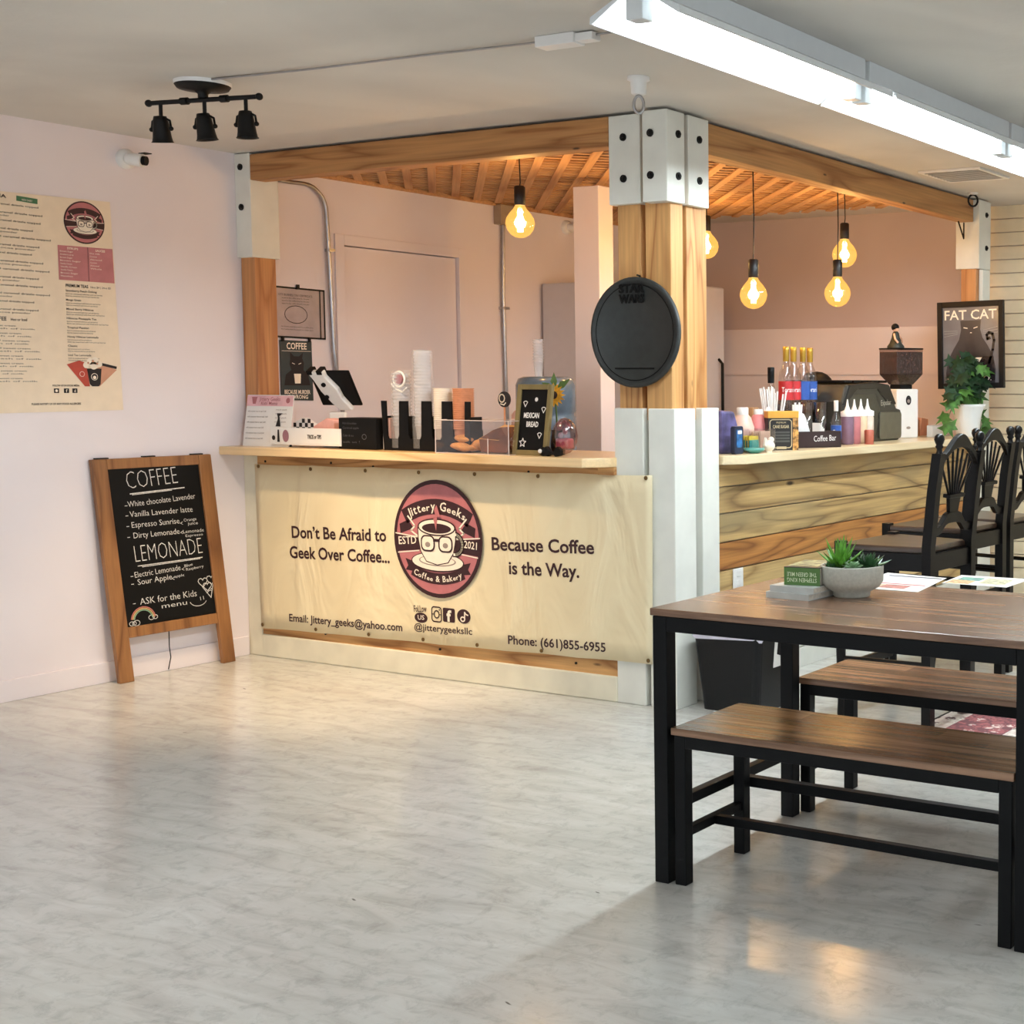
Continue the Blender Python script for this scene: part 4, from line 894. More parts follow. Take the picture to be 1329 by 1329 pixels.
# pink packet + black ornament
pp_ = thing('candy_bag', 'pink and clear sweets bag right of the letter board', 'bag', (2.04, .02, T))
G().sphere((0, 0, .085), .055, 16, 1.45).build('clear_film', clear('bag film', (.8, .62, .64, 1), .4, .15), pp_)
G().box((-.04, -.02, .03), (.035, .02, .075)).build('pink_card', plain('pink card', rgb(208, 120, 138), .5), pp_, bevel=.008)
g = G(); [g.sphere((random.uniform(-.025, .03), random.uniform(-.03, .0), .1+random.uniform(-.015, .045)), .012, 8) for _ in range(10)]; g.build('sweets', M_mauve, pp_)
bo2 = thing('black_bow', 'small black bow ornament with a white ball in front of the sweets bag', 'ornament', (2.02, -.07, T))
G().sphere((-.025, 0, .02), .02, 12).build('ball', M_black, bo2); G().sphere((-.025, -.02, .022), .0095, 10).build('white_ball', M_wht, bo2)
for s in (-1, 1): G().prism([(0, .012), (s*.03, .045), (s*.05, .03), (s*.048, .004), (s*.02, .0)][::s], -.012, .012, frame((.028, 0, .0), (1, 0, 0))).build('bow_loop', M_black, bo2, bevel=.005)
# water jug, sunflower, cups behind
wj = thing('water_jug', 'blue-grey plastic water jug behind the letter board', 'water jug', (1.31, .74, 0))
M_jug = plain('blue grey jug', rgb(92, 112, 130), .25, var=.1, coat=.5)
G().lathe([(.13, .92), (.148, .95), (.148, 1.06), (.14, 1.075), (.148, 1.09), (.148, 1.2), (.14, 1.215), (.148, 1.23), (.148, 1.36), (.135, 1.392), (.11, 1.402), (.03, 1.404)], 28).build('jug_body', M_jug, wj)
G().box((-.16, -.16, 0), (.16, .16, .92)).build('cooler_body', plain('dark cooler', rgb(46, 50, 54), .4), wj, bevel=.01)
cupstack(1.3, .7, 1.404, .026, 9, M_pet, 'small clear cup stack standing on the water jug', h=.08, step=.014)
sf = thing('sunflower', 'yellow sunflower with dark centre behind the letter board', 'flower', (1.975, .05, T))
FS = Matrix.Translation((-.02, 0, .255)) @ Matrix.Rotation(math.radians(-60), 4, 'Z') @ Matrix.Rotation(math.radians(75), 4, 'X')
FS = frame((-.02, 0, .262), (.95, .3, 0))
M_pet2 = plain('yellow petals', rgb(226, 158, 40), .6, var=.2, scale=40)
for k in range(16):
    a = 2*PI*k/16; M = FS @ Matrix.Rotation(a, 4, 'Z')
    G().add([(.012, -.004, 0), (.03, -.009, .004), (.055, 0, .001), (.03, .009, .004), (.012, .004, 0)], [(0, 1, 2, 3, 4)], True, M).build('petal', M_pet2, sf)
G().lathe([(.018, 0), (.016, .007), (0, .01)], 14, M=FS).build('flower_head', plain('seed brown', rgb(48, 26, 14), .9, bmp=.5, scale=90), sf)
G().tube([(-.02, .01, .26), (-.02, .02, .12), (0, .01, 0)], .004, 6).build('stem', plain('stem green', rgb(74, 100, 44), .6), sf)
M_leaf = plain('leaf green', rgb(86, 112, 48), .5, var=.2)
for a, l in ((.6, .09), (1.6, .08), (2.6, .07)):
    M = FS @ Matrix.Translation((0, .02, -.01)) @ Matrix.Rotation(a, 4, 'Z'); G().add([(0, -.004, 0), (l*.5, -.016, .006), (l, 0, 0), (l*.5, .016, .006)], [(0, 1, 2, 3)], True, M).build('leaf', M_leaf, sf)
G().lathe([(.03, 0), (.034, .05), (.026, .1), (.03, .11)], 14).build('vase', plain('dark vase', rgb(40, 40, 46), .3), sf)

# ================================================================== ITEMS ON RIGHT WORKTOP (bar)
FY = lambda x=0, y=0, z=0: frame((x, y, z), (0, 1, 0))
def bottle(name, lab, x, y, prof, mat, capmat=None, capprof=None, label=None, group=None, z=T):
    t = thing(name, lab, 'bottle', (x, y, z), group=group)
    G().lathe(prof, 20).build('glass_body' if 'syrup' in name else 'bottle_body', mat, t)
    if capprof: G().lathe(capprof, 16).build('cap', capmat, t)
    if label:
        r, z0, z1, m_ = label; G().lathe([(r, z0), (r, z1)], 24).build('label_band', m_, t)
    return t
# purple snack bag
pb = thing('snack_bag', 'purple foil snack bag leaning by the column at the bar', 'bag', (2.55, .52, T))
g = G().prism([(-.07, 0), (.09, 0), (.07, .1), (.03, .19), (-.07, .195)], -.02, .02, FY()); g.build('bag_body', plain('purple foil', rgb(98, 92, 140), .35, var=.35, scale=14), pb, bevel=.012)
bfk = thing('blue_flask', 'dark blue upright gadget case in front of the purple bag', 'case', (2.62, .49, T))
G().prism(rrect(-.035, .0, .035, .125, .012), -.012, .012, FY()).build('case_body', plain('navy', rgb(20, 34, 60), .3), bfk, bevel=.003)
G().prism(rrect(-.022, .03, .022, .11, .008), .0125, .014, FY()).build('blue_panel', plain('blue panel', rgb(46, 110, 170), .3, var=.4, scale=25), bfk); G().prism(rrect(-.016, .09, .016, .106, .004), .0145, .016, FY()).build('label_panel', M_wht, bfk)
M_creamer = plain('peach creamer', rgb(232, 196, 178), .4); M_pinkc = plain('pink creamer', rgb(226, 140, 140), .4)
cr = bottle('creamer_bottle', 'peach creamer bottle with white cap behind the snack bag', 2.46, .78, [(.05, 0), (.055, .02), (.055, .11), (.04, .155), (.026, .17)], M_creamer, M_wht, [(.028, .168), (.028, .2), (.024, .203)], None)
cr = bottle('creamer_bottle', 'pink creamer bottle with round white tag behind the bird', 2.47, .90, [(.045, 0), (.05, .02), (.05, .12), (.03, .16), (.02, .17)], M_pinkc, M_wht, [(.022, .168), (.022, .19), (.018, .193)])
g = G(); disc(g, (0, 0), .028, 0, FY(0, 0, 0), ry=.036, n=18); o = g.build('round_tag', M_wht, cr); o.location = (.052, .01, .17)
tin = thing('divided_box', 'clear organiser box of sugar packets on the bar', 'organiser', (2.56, .73, T))
for a, b in (((-.05, -.1, 0), (.05, .1, .003)), ((.048, -.1, 0), (.05, .1, .105)), ((-.05, -.1, 0), (-.048, .1, .105)), ((-.05, -.1, 0), (.05, -.098, .105)), ((-.05, .098, 0), (.05, .1, .105))): G().box(a, b).build('panel', M_acr, tin)
for i, (y0, y1, z1, c, n_) in enumerate(((-.085, -.01, .07, rgb(222, 196, 60), 'yellow'), (-.085, -.01, .052, rgb(60, 160, 150), 'teal'), (.0, .085, .09, rgb(196, 160, 140), 'tan'))):
    o = thing('sugar_packets', n_+' sugar packets in the clear organiser box', 'packets', (2.56, .73, T+.004)); dx = .01*i
    for q in range(5): G().box((-.04+q*.014+dx*.3+.001*i, y0, 0), (-.032+q*.014+dx*.3, y1, z1-.002*(q % 2))).build('packet', plain(n_+' packet', c, .6), o)
bd2 = thing('bird_figurine', 'small white bird figurine in front of the sugar box', 'figurine', (2.655, .70, T))
G().sphere((0, 0, .03), .028, 14, .95).build('body', M_cream, bd2); G().sphere((0, .02, .058), .014, 10).build('head', M_cream, bd2)
G().prism([(-.04, .035), (-.015, .02), (-.008, .045), (-.03, .07)], -.005, .005, FY()).build('tail', M_cream, bd2); G().cyl((0, .033, .058), (0, .043, .056), .004, .0005, 8).build('beak', M_topy, bd2); G().cyl((0, .0, 0), (0, .0, .01), .014).build('base', M_cream, bd2)
tg_ = tag(G().lathe([(.02, 0), (.045, .012), (.048, .024), (.04, .02), (.0, .012)], 18, c=(2.64, .60, T)).build('dish', plain('teal dish', rgb(90, 160, 150), .3)), 'small teal dish left of the white bird', 'dish')
# sugar box
sb = thing('sugar_box', 'black and gold cane sugar box on the bar', 'box', (2.58, .93, T), math.radians(-42))
G().box((-.035, -.075, 0), (.035, .075, .17)).build('box_body', plain('black carton', rgb(26, 22, 20), .5), sb, bevel=.002)
G().box((-.036, -.076, .152), (.036, .076, .185)).build('gold_top', plain('gold carton', rgb(222, 164, 64), .5), sb, bevel=.002)
F = FY(.0355); g = G(); stroke(g, rrect(-.066, .012, .04, .145, .014), .004, .0008, F, True); text_fit(g, 'CANE SUGAR', (-.052, .105), (.028, .105), .014, .0008, F, .02); text_fit(g, 'PREMIUM', (-.035, .127), (.012, .127), .008, .0008, F); stroke(g, [(-.03, .012), (.01, .012)], .012, .001, F); g.build('lettering', plain('pale gold', rgb(196, 178, 140), .5), sb)
G().box((.035, .046, .0), (.0362, .074, .15)).build('side_stripe', plain('amber stripe', rgb(206, 150, 80), .5, var=.5, scale=50), sb)
g = G(); [stroke(g, [(-.052, .085-k*.014), (.028, .085-k*.014)], .009, .0008, F) for k in range(4)]; g.build('small_print', plain('dark grey print', rgb(74, 74, 70), .5), sb)
# straws in a cup
sc_ = thing('straw_cup', 'clear cup of white paper-wrapped straws behind the sugar box', 'straws', (2.47, 1.03, T))
G().lathe([(.04, 0), (.055, .16), (.05, .16), (.036, .005)], 18).build('cup', M_acr, sc_)
for k in range(20):
    a = random.uniform(0, 2*PI); r = random.uniform(.005, .035)
    G().cyl((r*.7*math.cos(a), r*.7*math.sin(a), .006), (r*2.0*math.cos(a), r*2.6*math.sin(a), .28+random.uniform(-.02, .02)), .0045, seg=6).build('straw', M_wht, sc_)
# coffee bar caddy
cbx = thing('coffee_bar_caddy', 'dark brown caddy with white script lettering on the bar', 'caddy', (2.56, 1.25, T), math.radians(-28))
M_brn = plain('dark brown wood', rgb(44, 26, 24), .45)
for a, b in (((-.05, -.14, 0), (.05, .14, .006)), ((.044, -.14, 0), (.05, .14, .08)), ((-.05, -.14, 0), (-.044, .14, .08)), ((-.044, -.14, 0), (.044, -.134, .08)), ((-.044, .134, 0), (.044, .14, .08))): G().box(a, b).build('panel', M_brn, cbx)
F = FY(.0505); g = G(); text_fit(g, 'Coffee Bar', (-.02, .03), (.11, .034), .028, .0008, F, .0); g.build('lettering', M_wht, cbx)
nk2 = thing('cutlery_bag', 'white plastic bag of lids and stirrers in the brown caddy', 'bag', (2.53, 1.19, T+.012))
g = G(); g.sphere((0, 0, .08), .06, 14, 1.35); g.build('bag_body', plain('white film', rgb(226, 228, 228), .3), nk2, fn=lambda v: (v[0]*.55, v[1]*1.1+.015*math.sin(40*v[2]), max(v[2], 0)))
for k in range(5): G().cyl((0, -.06+k*.012, .02), (.0, -.07+k*.02, .2+.01*(k % 2)), .006, seg=6).build('stirrer', M_wht, nk2)
for k in range(4): tag(G().box((2.545, 1.28+k*.012, T+.01), (2.59, 1.286+k*.012, T+.12-.01*k)).build('napkin', M_paper), 'white folded napkin at the right of the brown caddy', 'napkin', 'napkins in the caddy')
# tall syrup bottles
gold = plain('gold foil', rgb(176, 140, 52), .35, .6); M_gls = clear('bottle glass', (.9, .86, .84, 1), .3, .05)
M_redl = plain('red label', rgb(190, 40, 44), .5); M_bluel = plain('blue label', rgb(44, 84, 160), .5)
sp = [(.036, 0), (.038, .01), (.038, .16), (.034, .19), (.018, .225), (.0135, .25), (.0135, .3)]
def syrup(x, y, lab, lm, z=T, word=True, s=1.0, capm=gold):
    t = thing('syrup_bottle', lab, 'bottle', (x, y, z)); P = [(a*s, b*s*1.0) for a, b in sp]
    G().lathe(P, 20).build('glass_body', M_gls, t)
    G().lathe([(.0155*s, .245*s), (.0165*s, .30*s), (.0165*s, .318*s), (.013*s, .32*s)], 14).build('foil_cap', capm, t)
    G().lathe([(.0388*s, .05*s), (.0388*s, .145*s)], 24).build('label_band', lm, t)
    if word:
        g = G(); vs, fs = text_geo('Torani', .01); x1 = max(v[0] for v in vs)
        g.add([(.0395*s*math.cos((v[0]/x1-.5)*1.7-.75), .0395*s*math.sin((v[0]/x1-.5)*1.7-.75), .09*s+v[1]*.035*s) for v in vs], fs); g.build('lettering', M_wht, t)
    return t
bz = 1.238   # the bottles stand on a raised shelf behind the bar
sh_ = thing('bottle_shelf', 'dark low shelf holding the syrup bottles behind the bar', 'shelf', (2.31, 1.48, 0))
G().box((-.08, -.18, bz-.012), (.08, .17, bz)).build('shelf_board', M_black, sh_)
for y in (-.17, .16): G().box((-.08, y-.01, T), (.08, y+.01, bz-.012)).build('shelf_side', M_black, sh_)
s15 = 1.0
syrup(2.35, 1.349, 'tall syrup bottle with red label, leftmost of the four gold-capped bottles', M_redl, bz, True, s15)
syrup(2.33, 1.455, 'tall gold-capped syrup bottle second from left, red label', M_redl, bz, True, s15)
syrup(2.35, 1.515, 'tall gold-capped syrup bottle third from left, blue label', M_bluel, bz, False, s15)
syrup(2.33, 1.62, 'tall gold-capped syrup bottle, rightmost of the four, blue label', M_bluel, bz, True, s15)
syrup(2.36, 1.19, 'syrup bottle with black cap left of the gold-capped bottles', plain('dark label', rgb(44, 26, 30), .5), T+.06, False, 1.05, M_black)
tag(G().lathe([(.03, 0), (.03, .06)], 16, c=(2.36, 1.19, T)).build('glass_jar', M_acr), 'small clear jar below the black-capped bottle', 'jar')
tag(G().box((2.36, .93, T), (2.42, .985, T+.2)).build('tea_tin', plain('tan tin', rgb(178, 140, 98), .4), bevel=.004), 'tan tin standing behind the pink creamer', 'tin')
tb = syrup(2.59, 1.44, 'short syrup bottle with blue label beside the squeeze bottles', M_bluel, T, True, .72, M_wht)
# glass tumblers with tongs
for i, (x, y, lab) in enumerate(((2.42, 1.43, 'clear glass tumbler left of the squeeze bottles'), (2.44, 1.54, 'second clear glass tumbler left of the squeeze bottles'))):
    tag(G().lathe([(.03, 0), (.036, .22), (.033, .22), (.027, .01), (0, .01)], 18, c=(x, y, T)).build('glass_tumbler', clear('tumbler%d' % i, (.72, .76, .84, 1), .4)), lab, 'glass')
# squeeze bottles
cols = [('mauve', rgb(120, 92, 110)), ('rose', rgb(190, 118, 122)), ('cream', rgb(232, 206, 170)), ('pale', rgb(222, 206, 190))]
for i, (n_, c) in enumerate(cols):
    t = thing('squeeze_bottle', n_+' sauce squeeze bottle with white nozzle, '+['leftmost', 'second', 'third', 'rightmost'][i]+' by the espresso machine', 'bottle', (2.55, 1.63+i*.073, T))
    G().lathe([(.03, 0), (.035, .008), (.035, .135), (.03, .15)], 18).build('bottle_body', plain(n_+' sauce', c, .35), t)
    G().lathe([(.036, .145), (.036, .17), (.016, .178), (.008, .2), (.003, .235)], 16).build('nozzle_cap', M_wht, t)
tag(G().lathe([(.024, 0), (.026, .07), (.02, .075)], 14, c=(2.63, 1.72, T)).build('spice_jar', plain('terracotta jar', rgb(166, 84, 62), .5)), 'small terracotta jar before the squeeze bottles', 'jar')
# espresso machine
em = thing('espresso_machine', 'silver and black espresso machine on the bar', 'espresso machine', (2.3, 1.93, T))
M_em = plain('machine steel', rgb(58, 55, 48), .4, .1, var=.15, scale=5); M_emd = plain('machine black', rgb(14, 13, 13), .35)
g = G().prism([(-.26, 0), (.40, 0), (.42, .17), (.36, .18), (.28, .30), (.10, .32), (-.22, .31), (-.265, .22)], -.2, .2, FY()); 
g.build('body', M_em, em, bevel=.012)
G().prism([(-.265, .2), (-.19, .31), (.08, .325), (.26, .31), (.35, .2), (.24, .21), (.12, .285), (-.1, .285), (-.24, .2)], -.21, .206, FY()).build('hood', M_emd, em, bevel=.006)
G().prism([(-.2, .03), (.1, .03), (.16, .17), (.1, .26), (-.2, .26)], .2005, .204, FY()).build('side_panel', plain('smoked panel', rgb(62, 62, 54), .2, .3), em, bevel=.003)
G().prism(rrect(.14, .01, .40, .16, .02), .2005, .212, FY()).build('access_panel', plain('brushed panel', rgb(104, 100, 86), .35, .4), em, bevel=.004)
flat_text(em, FY(.206), [('Expobar', (.16, .195), (.28, .2), .03, .0)], plain('silver print', rgb(196, 192, 180), .4, .3))
g = G()
for y in (-.2, -.1, 0, .1, .2): g.box((-.19, y, .32), (.18, y+.08, .334))
g.build('cup_rail', M_black, em, bevel=.003)
for y in (-.22, .32): G().cyl((0.1, y, -.0), (0.1, y, .012), .02).build('foot', M_black, em)
tag(G().sphere((2.04, 2.19, T+.29), .1, 20, .95).sphere((2.04, 2.1, T+.35), .028, 10).build('dark_cap', M_black), 'dark rounded cap shape behind the left end of the espresso machine', 'cap')
# grinder
gr = thing('coffee_grinder', 'white coffee grinder with dark hopper of beans on the bar', 'grinder', (2.37, 2.6, T), math.radians(-25))
G().box((-.07, -.085, 0), (.07, .075, .285)).build('grinder_body', M_wht, gr, bevel=.008)
g = G(); disc(g, (.0, .22), .02, .001, FY(.071), ry=.028, n=16); g.build('badge', M_ink, gr)
g = G(); disc(g, (.0, .06), .016, .001, FY(.071), ry=.008, n=16); disc(g, (0.0, .215), .011, .0016, FY(.071), n=12); g.build('badge_print', M_greyp, gr)
G().box((-.05, -.045, .285), (.05, .045, .31)).build('hopper_neck', M_black, gr, bevel=.004)
hp = G().hexa([(-.05, -.05, .31), (.05, -.05, .31), (.05, .05, .31), (-.05, .05, .31), (-.085, -.095, .37), (.085, -.095, .37), (.085, .095, .37), (-.085, .095, .37)])
hp.box((-.085, -.095, .37), (.085, .095, .5)); hp.build('hopper', plain('coffee beans seen through', rgb(54, 32, 26), .25, var=.4, bmp=.4, scale=60, coat=.5), gr, bevel=.003)
G().box((-.085, -.095, .5), (.085, .095, .515)).build('hopper_rim', clear('rim', (.7, .6, .56, 1), .3), gr); G().box((-.088, -.098, .515), (.088, .098, .523)).build('hopper_lid', M_black, gr, bevel=.003)
fg = thing('figurine', 'tiny dark haired seated figurine on top of the grinder hopper', 'figurine', (2.36, 2.55, T+.523))
G().lathe([(.05, 0), (.05, .01), (.036, .028), (.024, .06), (.02, .085), (.012, .095)], 14).build('body', plain('green black dress', rgb(36, 44, 38), .5, var=.4, scale=80), fg); G().sphere((0, 0, .112), .02, 12).build('head', plain('doll skin', rgb(216, 170, 140), .5), fg)
G().sphere((-.003, 0, .12), .024, 12, .95).build('hair', M_black, fg); G().tube([(0, -.02, .08), (.02, -.045, .05), (.03, -.03, .03)], .007, 6).build('arm', plain('doll skin', None), fg); G().tube([(0, .02, .08), (.02, .04, .05), (.03, .02, .035)], .007, 6).build('arm', plain('doll skin', None), fg)
for i, (y, c, lab) in enumerate(((2.88, rgb(150, 92, 52), 'brown paper bag beside the grinder'), (3.0, rgb(206, 140, 104), 'orange-tan paper bag behind the potted vine'))):
    tag(G().prism([(-.07, 0), (.06, 0), (.05, .1), (-.04, .11)], -.03, .03, frame((2.31, y-.02, T), (0, 1, 0))).build('paper_bag', plain('kraft%d' % i, c, .8), bevel=.003), lab, 'bag')
# potted vine
pv_ = thing('potted_vine', 'green leafy vine in a white pot before the cat poster', 'potted plant', (2.64, 2.955, T))
g = G(); n = 48; prof = [(.062, 0), (.07, .01), (.078, .1), (.09, .15), (.102, .175), (.112, .195), (.106, .195), (.095, .17), (0, .165)]
g.lathe(prof, n); g.build('pot', M_glaze, pv_, fn=lambda v: (v[0]*(1+.03*math.cos(8*math.atan2(v[1], v[0]))*(v[2] > .12)), v[1]*(1+.03*math.cos(8*math.atan2(v[1], v[0]))*(v[2] > .12)), v[2]))
M_ivy = plain('dark vine leaf', rgb(26, 54, 28), .6, var=.35, scale=25, spec=.25); M_ivy2 = plain('bright vine leaf', rgb(66, 108, 44), .6, var=.3, scale=25, spec=.3)
def ivy_leaf(s):
    pts = [(0, 0), (-.35, .18), (-.75, .12), (-.45, .5), (-.5, .85), (-.15, .75), (0, 1.25), (.15, .75), (.5, .85), (.45, .5), (.75, .12), (.35, .18)]
    vs = [(x*s, y*s, -.18*s*abs(x)-.12*s*y*y) for x, y in pts]; c = (0, .4*s, .02*s)
    return vs+[c], [(i, (i+1) % 12, 12) for i in range(12)]
random.seed(11)
# azimuth, reach, height gained, drop at the end, leaves
vines = [(-1.55, .28, .1, .06, 8), (-1.35, .22, .16, .04, 8), (-1.5, .36, .06, .2, 8), (-1.75, .2, .08, .05, 7), (-1.2, .16, .14, .0, 7), (-.9, .13, .2, .0, 7), (-.2, .12, .17, .0, 7), (.5, .13, .15, .0, 7), (1.2, .16, .1, .03, 7), (1.5, .2, .0, .2, 8), (2.2, .16, .14, 0, 6), (3.2, .14, .2, 0, 6), (-2.4, .18, .12, 0, 6), (0.1, .06, .24, 0, 5)]
for az, reach, up, drop, nl in vines:
    pts = [(reach*t_*math.cos(az)*.6, reach*t_*math.sin(az), .18+up*math.sin(min(t_*1.4, 1)*PI/2)+.04*math.sin(t_*PI)-drop*t_*t_) for t_ in [i/8 for i in range(9)]]
    G().tube(pts, .003, 5).build('vine_stem', M_ivy2, pv_)
    for k in range(nl):
        p = Vector(pts[min(8, 1+k)])+Vector((random.uniform(-.02, .02), random.uniform(-.03, .03), random.uniform(.04, .075))); s = random.uniform(.062, .09)
        face = (Vector((.55, -.75, .35))+Vector((random.uniform(-.6, .6), random.uniform(-.6, .6), random.uniform(-.2, .7)))).normalized()
        q = face.to_track_quat('Z', 'Y').to_matrix().to_4x4() @ Matrix.Rotation(PI+random.uniform(-1.3, 1.3), 4, 'Z')
        vs, fs = ivy_leaf(s); G().add(vs, fs, True, Matrix.Translation(p) @ q).build('leaf', M_ivy2 if (drop == .2 or random.random() < .05) else M_ivy, pv_)
fl = thing('purple_flowers', 'small sprig of purple flowers in front of the white pot', 'flowers', (2.69, 2.97, T)); 
for k in range(9):
    c = (random.uniform(-.01, .02), random.uniform(-.04, .04), .05+random.uniform(-.03, .04)); G().sphere(c, .012, 8).build('blossom', plain('lilac', rgb(168, 120, 150), .6), fl)
    G().tube([(0, 0, 0), c], .0015, 4).build('stem', M_ivy, fl)
tag(G().box((2.46, 2.76, T), (2.5, 3.02, T+.07)).build('white_tray', M_wht, bevel=.004), 'low white box under the vine behind the pot', 'box')
# Fat Cat poster
fp = thing('framed_poster', 'black framed cat coffee poster above the potted vine', 'poster', (2.385, 3.085, 1.34))
M_fr = plain('black frame', rgb(14, 9, 9), .5, spec=.3)
def fcm(): return frame((0, 0, 0), (1, 0, .03))
FF = frame((0, 0, 0), (1, 0, .02), (-.02, 0, 1)) @ Matrix.Diagonal((.945, .96, 1, 1))
for a, b in (((0, 0), (.035, .55)), ((.43, 0), (.465, .55)), ((.035, 0), (.43, .035)), ((.035, .515), (.43, .55))): G().prism([(a[0], a[1]), (b[0], a[1]), (b[0], b[1]), (a[0], b[1])], -.012, .012, FF).build('frame_side', M_fr, fp, bevel=.002)
G().prism([(.035, .035), (.43, .035), (.43, .515), (.035, .515)], -.006, 0, FF).build('print_sheet', plain('grey print sheet', rgb(112, 110, 114), .25, coat=.4, var=.15, scale=5), fp)
g = G(); poly(g, [(.06, .035), (.40, .035), (.405, .12), (.39, .2), (.35, .27), (.315, .32), (.30, .37), (.305, .43), (.16, .43), (.165, .37), (.15, .31), (.11, .25), (.07, .18), (.055, .1)], .001, FF)
g.build('cat_print', plain('dark cat print', rgb(52, 47, 50), .25, coat=.4), fp)
g = G(); stroke(g, [(.36, .16), (.385, .24), (.395, .3), (.385, .34), (.36, .35), (.345, .335), (.35, .31), (.365, .315)], .018, .0015, FF); poly(g, [(.25, .2), (.39, .2), (.4, .05), (.3, .05)], .0015, FF); g.build('tail_print', plain('darker cat print', rgb(34, 28, 32), .25), fp)
g = G(); text_fit(g, 'FAT CAT', (.05, .437), (.415, .437), .058, .002, FF, .012); text_fit(g, 'COFFEE CO.', (.065, .05), (.375, .05), .03, .002, FF, .01)
stroke(g, [(.185, .385), (.21, .38)], .005, .002, FF); stroke(g, [(.255, .38), (.28, .387)], .005, .002, FF); stroke(g, [(.23, .352), (.24, .352)], .004, .002, FF)
poly(g, [(.155, .195), (.31, .195), (.295, .17), (.255, .155), (.21, .155), (.17, .17)], .0025, FF); poly(g, [(.222, .156), (.243, .156), (.24, .13), (.262, .105), (.203, .105), (.226, .13)], .0025, FF)
g.build('lettering', M_cream, fp)
g = G()
for k in range(3): stroke(g, [(.045, .33+k*.018), (.14, .345+k*.01)], .002, .0015, FF); stroke(g, [(.32, .345+k*.01), (.42, .35+k*.018)], .002, .0015, FF)
g.build('whiskers', plain('pale grey ink', rgb(150, 148, 150), .4), fp)
# fridge
fr = thing('refrigerator', 'tall white refrigerator in the booth behind the support post', 'refrigerator', (0, 2.2, 0))
M_frg = plain('fridge enamel', rgb(206, 202, 204), .4, var=.01)
G().box((.02, .0, .02), (.78, .85, 2.0)).build('cabinet', M_frg, fr, bevel=.01)
G().box((.785, .0, .85), (.83, .85, 2.0)).build('door', M_frg, fr, bevel=.01); G().box((.785, .0, .05), (.83, .85, .83)).build('door', M_frg, fr, bevel=.01)
G().tube([(.83, .78, 1.0), (.86, .78, 1.03), (.86, .78, 1.5), (.83, .78, 1.53)], .01, 8).build('handle', M_black, fr)
G().box((.1, .1, 0), (.7, .75, .02)).build('foot_frame', M_black, fr)
# shelf/paper on wall near second camera
tag(G().box((.001, 2.72, 1.98), (.006, 2.98, 2.2)).build('wall_notice', M_paper), 'plain paper notice on the wall left of the support post', 'notice')

# ================================================================== TRASH CAN
bn_ = thing('trash_can', 'black tapered trash can with a product sticker beside the column', 'trash can', (2.85, .19, 0))
def ring(z, w, d, r=.03):
    q = rrect(-w/2, -d/2, w/2, d/2, r, 4); return [(x, y, z) for x, y in q]
lv = [ring(0, .275, .24), ring(.325, .335, .29), ring(.325, .35, .305), ring(.345, .35, .305), ring(.345, .32, .275), ring(.03, .26, .225)]
n = len(lv[0]); vs = [p for l_ in lv for p in l_]; fs = [(i*n+k, i*n+(k+1) % n, (i+1)*n+(k+1) % n, (i+1)*n+k) for i in range(5) for k in range(n)]+[tuple(range(n))[::-1], tuple(range(5*n, 6*n))]
G().add(vs, fs).build('bin_body', plain('black bin plastic', rgb(8, 9, 11), .42, spec=.3), bn_)
st = thing('tmp', None, None); bpy.data.objects.remove(st)
o = G().box((.0, .0, .0), (.002, .085, .13)).build('sticker', M_paper, bn_); o.location = (.156, -.02, .185); o.rotation_euler = (0, math.radians(4.6), 0)
o2 = G().prism([(.02, .055), (.05, .045), (.06, .06), (.055, .115), (.03, .12), (.022, .11)], .0, .001, FY(.0022)).build('sticker_print', M_black, bn_); o2.location = o.location; o2.rotation_euler = o.rotation_euler
lbg = G(); k = rrect(-.163, -.14, .163, .14, .03, 4); lbg.add([(x, y, .35) for x, y in k]+[(x*1.09, y*1.1, .335) for x, y in k]+[(x*1.08, y*1.1, .315+.01*math.sin(i*1.7)) for i, (x, y) in enumerate(k)], [(i, (i+1) % 20, 20+(i+1) % 20, 20+i) for i in range(20)]+[(20+i, 20+(i+1) % 20, 40+(i+1) % 20, 40+i) for i in range(20)])
lbg.build('bin_liner', plain('white liner', rgb(214, 210, 224), .4), bn_)

# ================================================================== TABLE AND BENCHES
def table_mat(name, c1, c2, c3, rows=.062):
    mt, nt, bs = nodes(name); v = coords(nt, (1, 1, 1), False)
    br = N(nt, 'ShaderNodeTexBrick'); br.inputs['Scale'].default_value = 1; br.inputs['Brick Width'].default_value = .42; br.inputs['Row Height'].default_value = rows; br.inputs['Mortar Size'].default_value = 0
    br.inputs['Color1'].default_value = (0, 0, 0, 1); br.inputs['Color2'].default_value = (1, 1, 1, 1); br.offset = .37; L(nt, v, br.inputs['Vector'])
    mp_ = N(nt, 'ShaderNodeMapping'); mp_.inputs['Scale'].default_value = (1.3, 26, 20); L(nt, v, mp_.inputs['Vector'])
    a = noise(nt, mp_.outputs[0], 1.5, 5, .6, .6)
    m_ = N(nt, 'ShaderNodeMath', operation='MULTIPLY_ADD'); m_.inputs[1].default_value = .15; L(nt, br.outputs['Color'], m_.inputs[0])
    sc0 = N(nt, 'ShaderNodeMath', operation='MULTIPLY'); sc0.inputs[1].default_value = .85; L(nt, a, sc0.inputs[0]); L(nt, sc0.outputs[0], m_.inputs[2])
    L(nt, ramp(nt, m_.outputs[0], [(.24, c1), (.44, c2), (.62, c3)]), bs.inputs['Base Color']); bs.inputs['Roughness'].default_value = .24
    bs.inputs['Specular IOR Level'].default_value = .5; bump(nt, bs, a, .06, .002); return mt
M_tab = table_mat('walnut laminate', rgb(76, 55, 42), rgb(116, 86, 64), rgb(152, 118, 92))
tb_ = thing('dining_table', 'walnut-topped table with black steel frame at the right', 'table', (3.79, -1.707, 0), math.radians(.6))
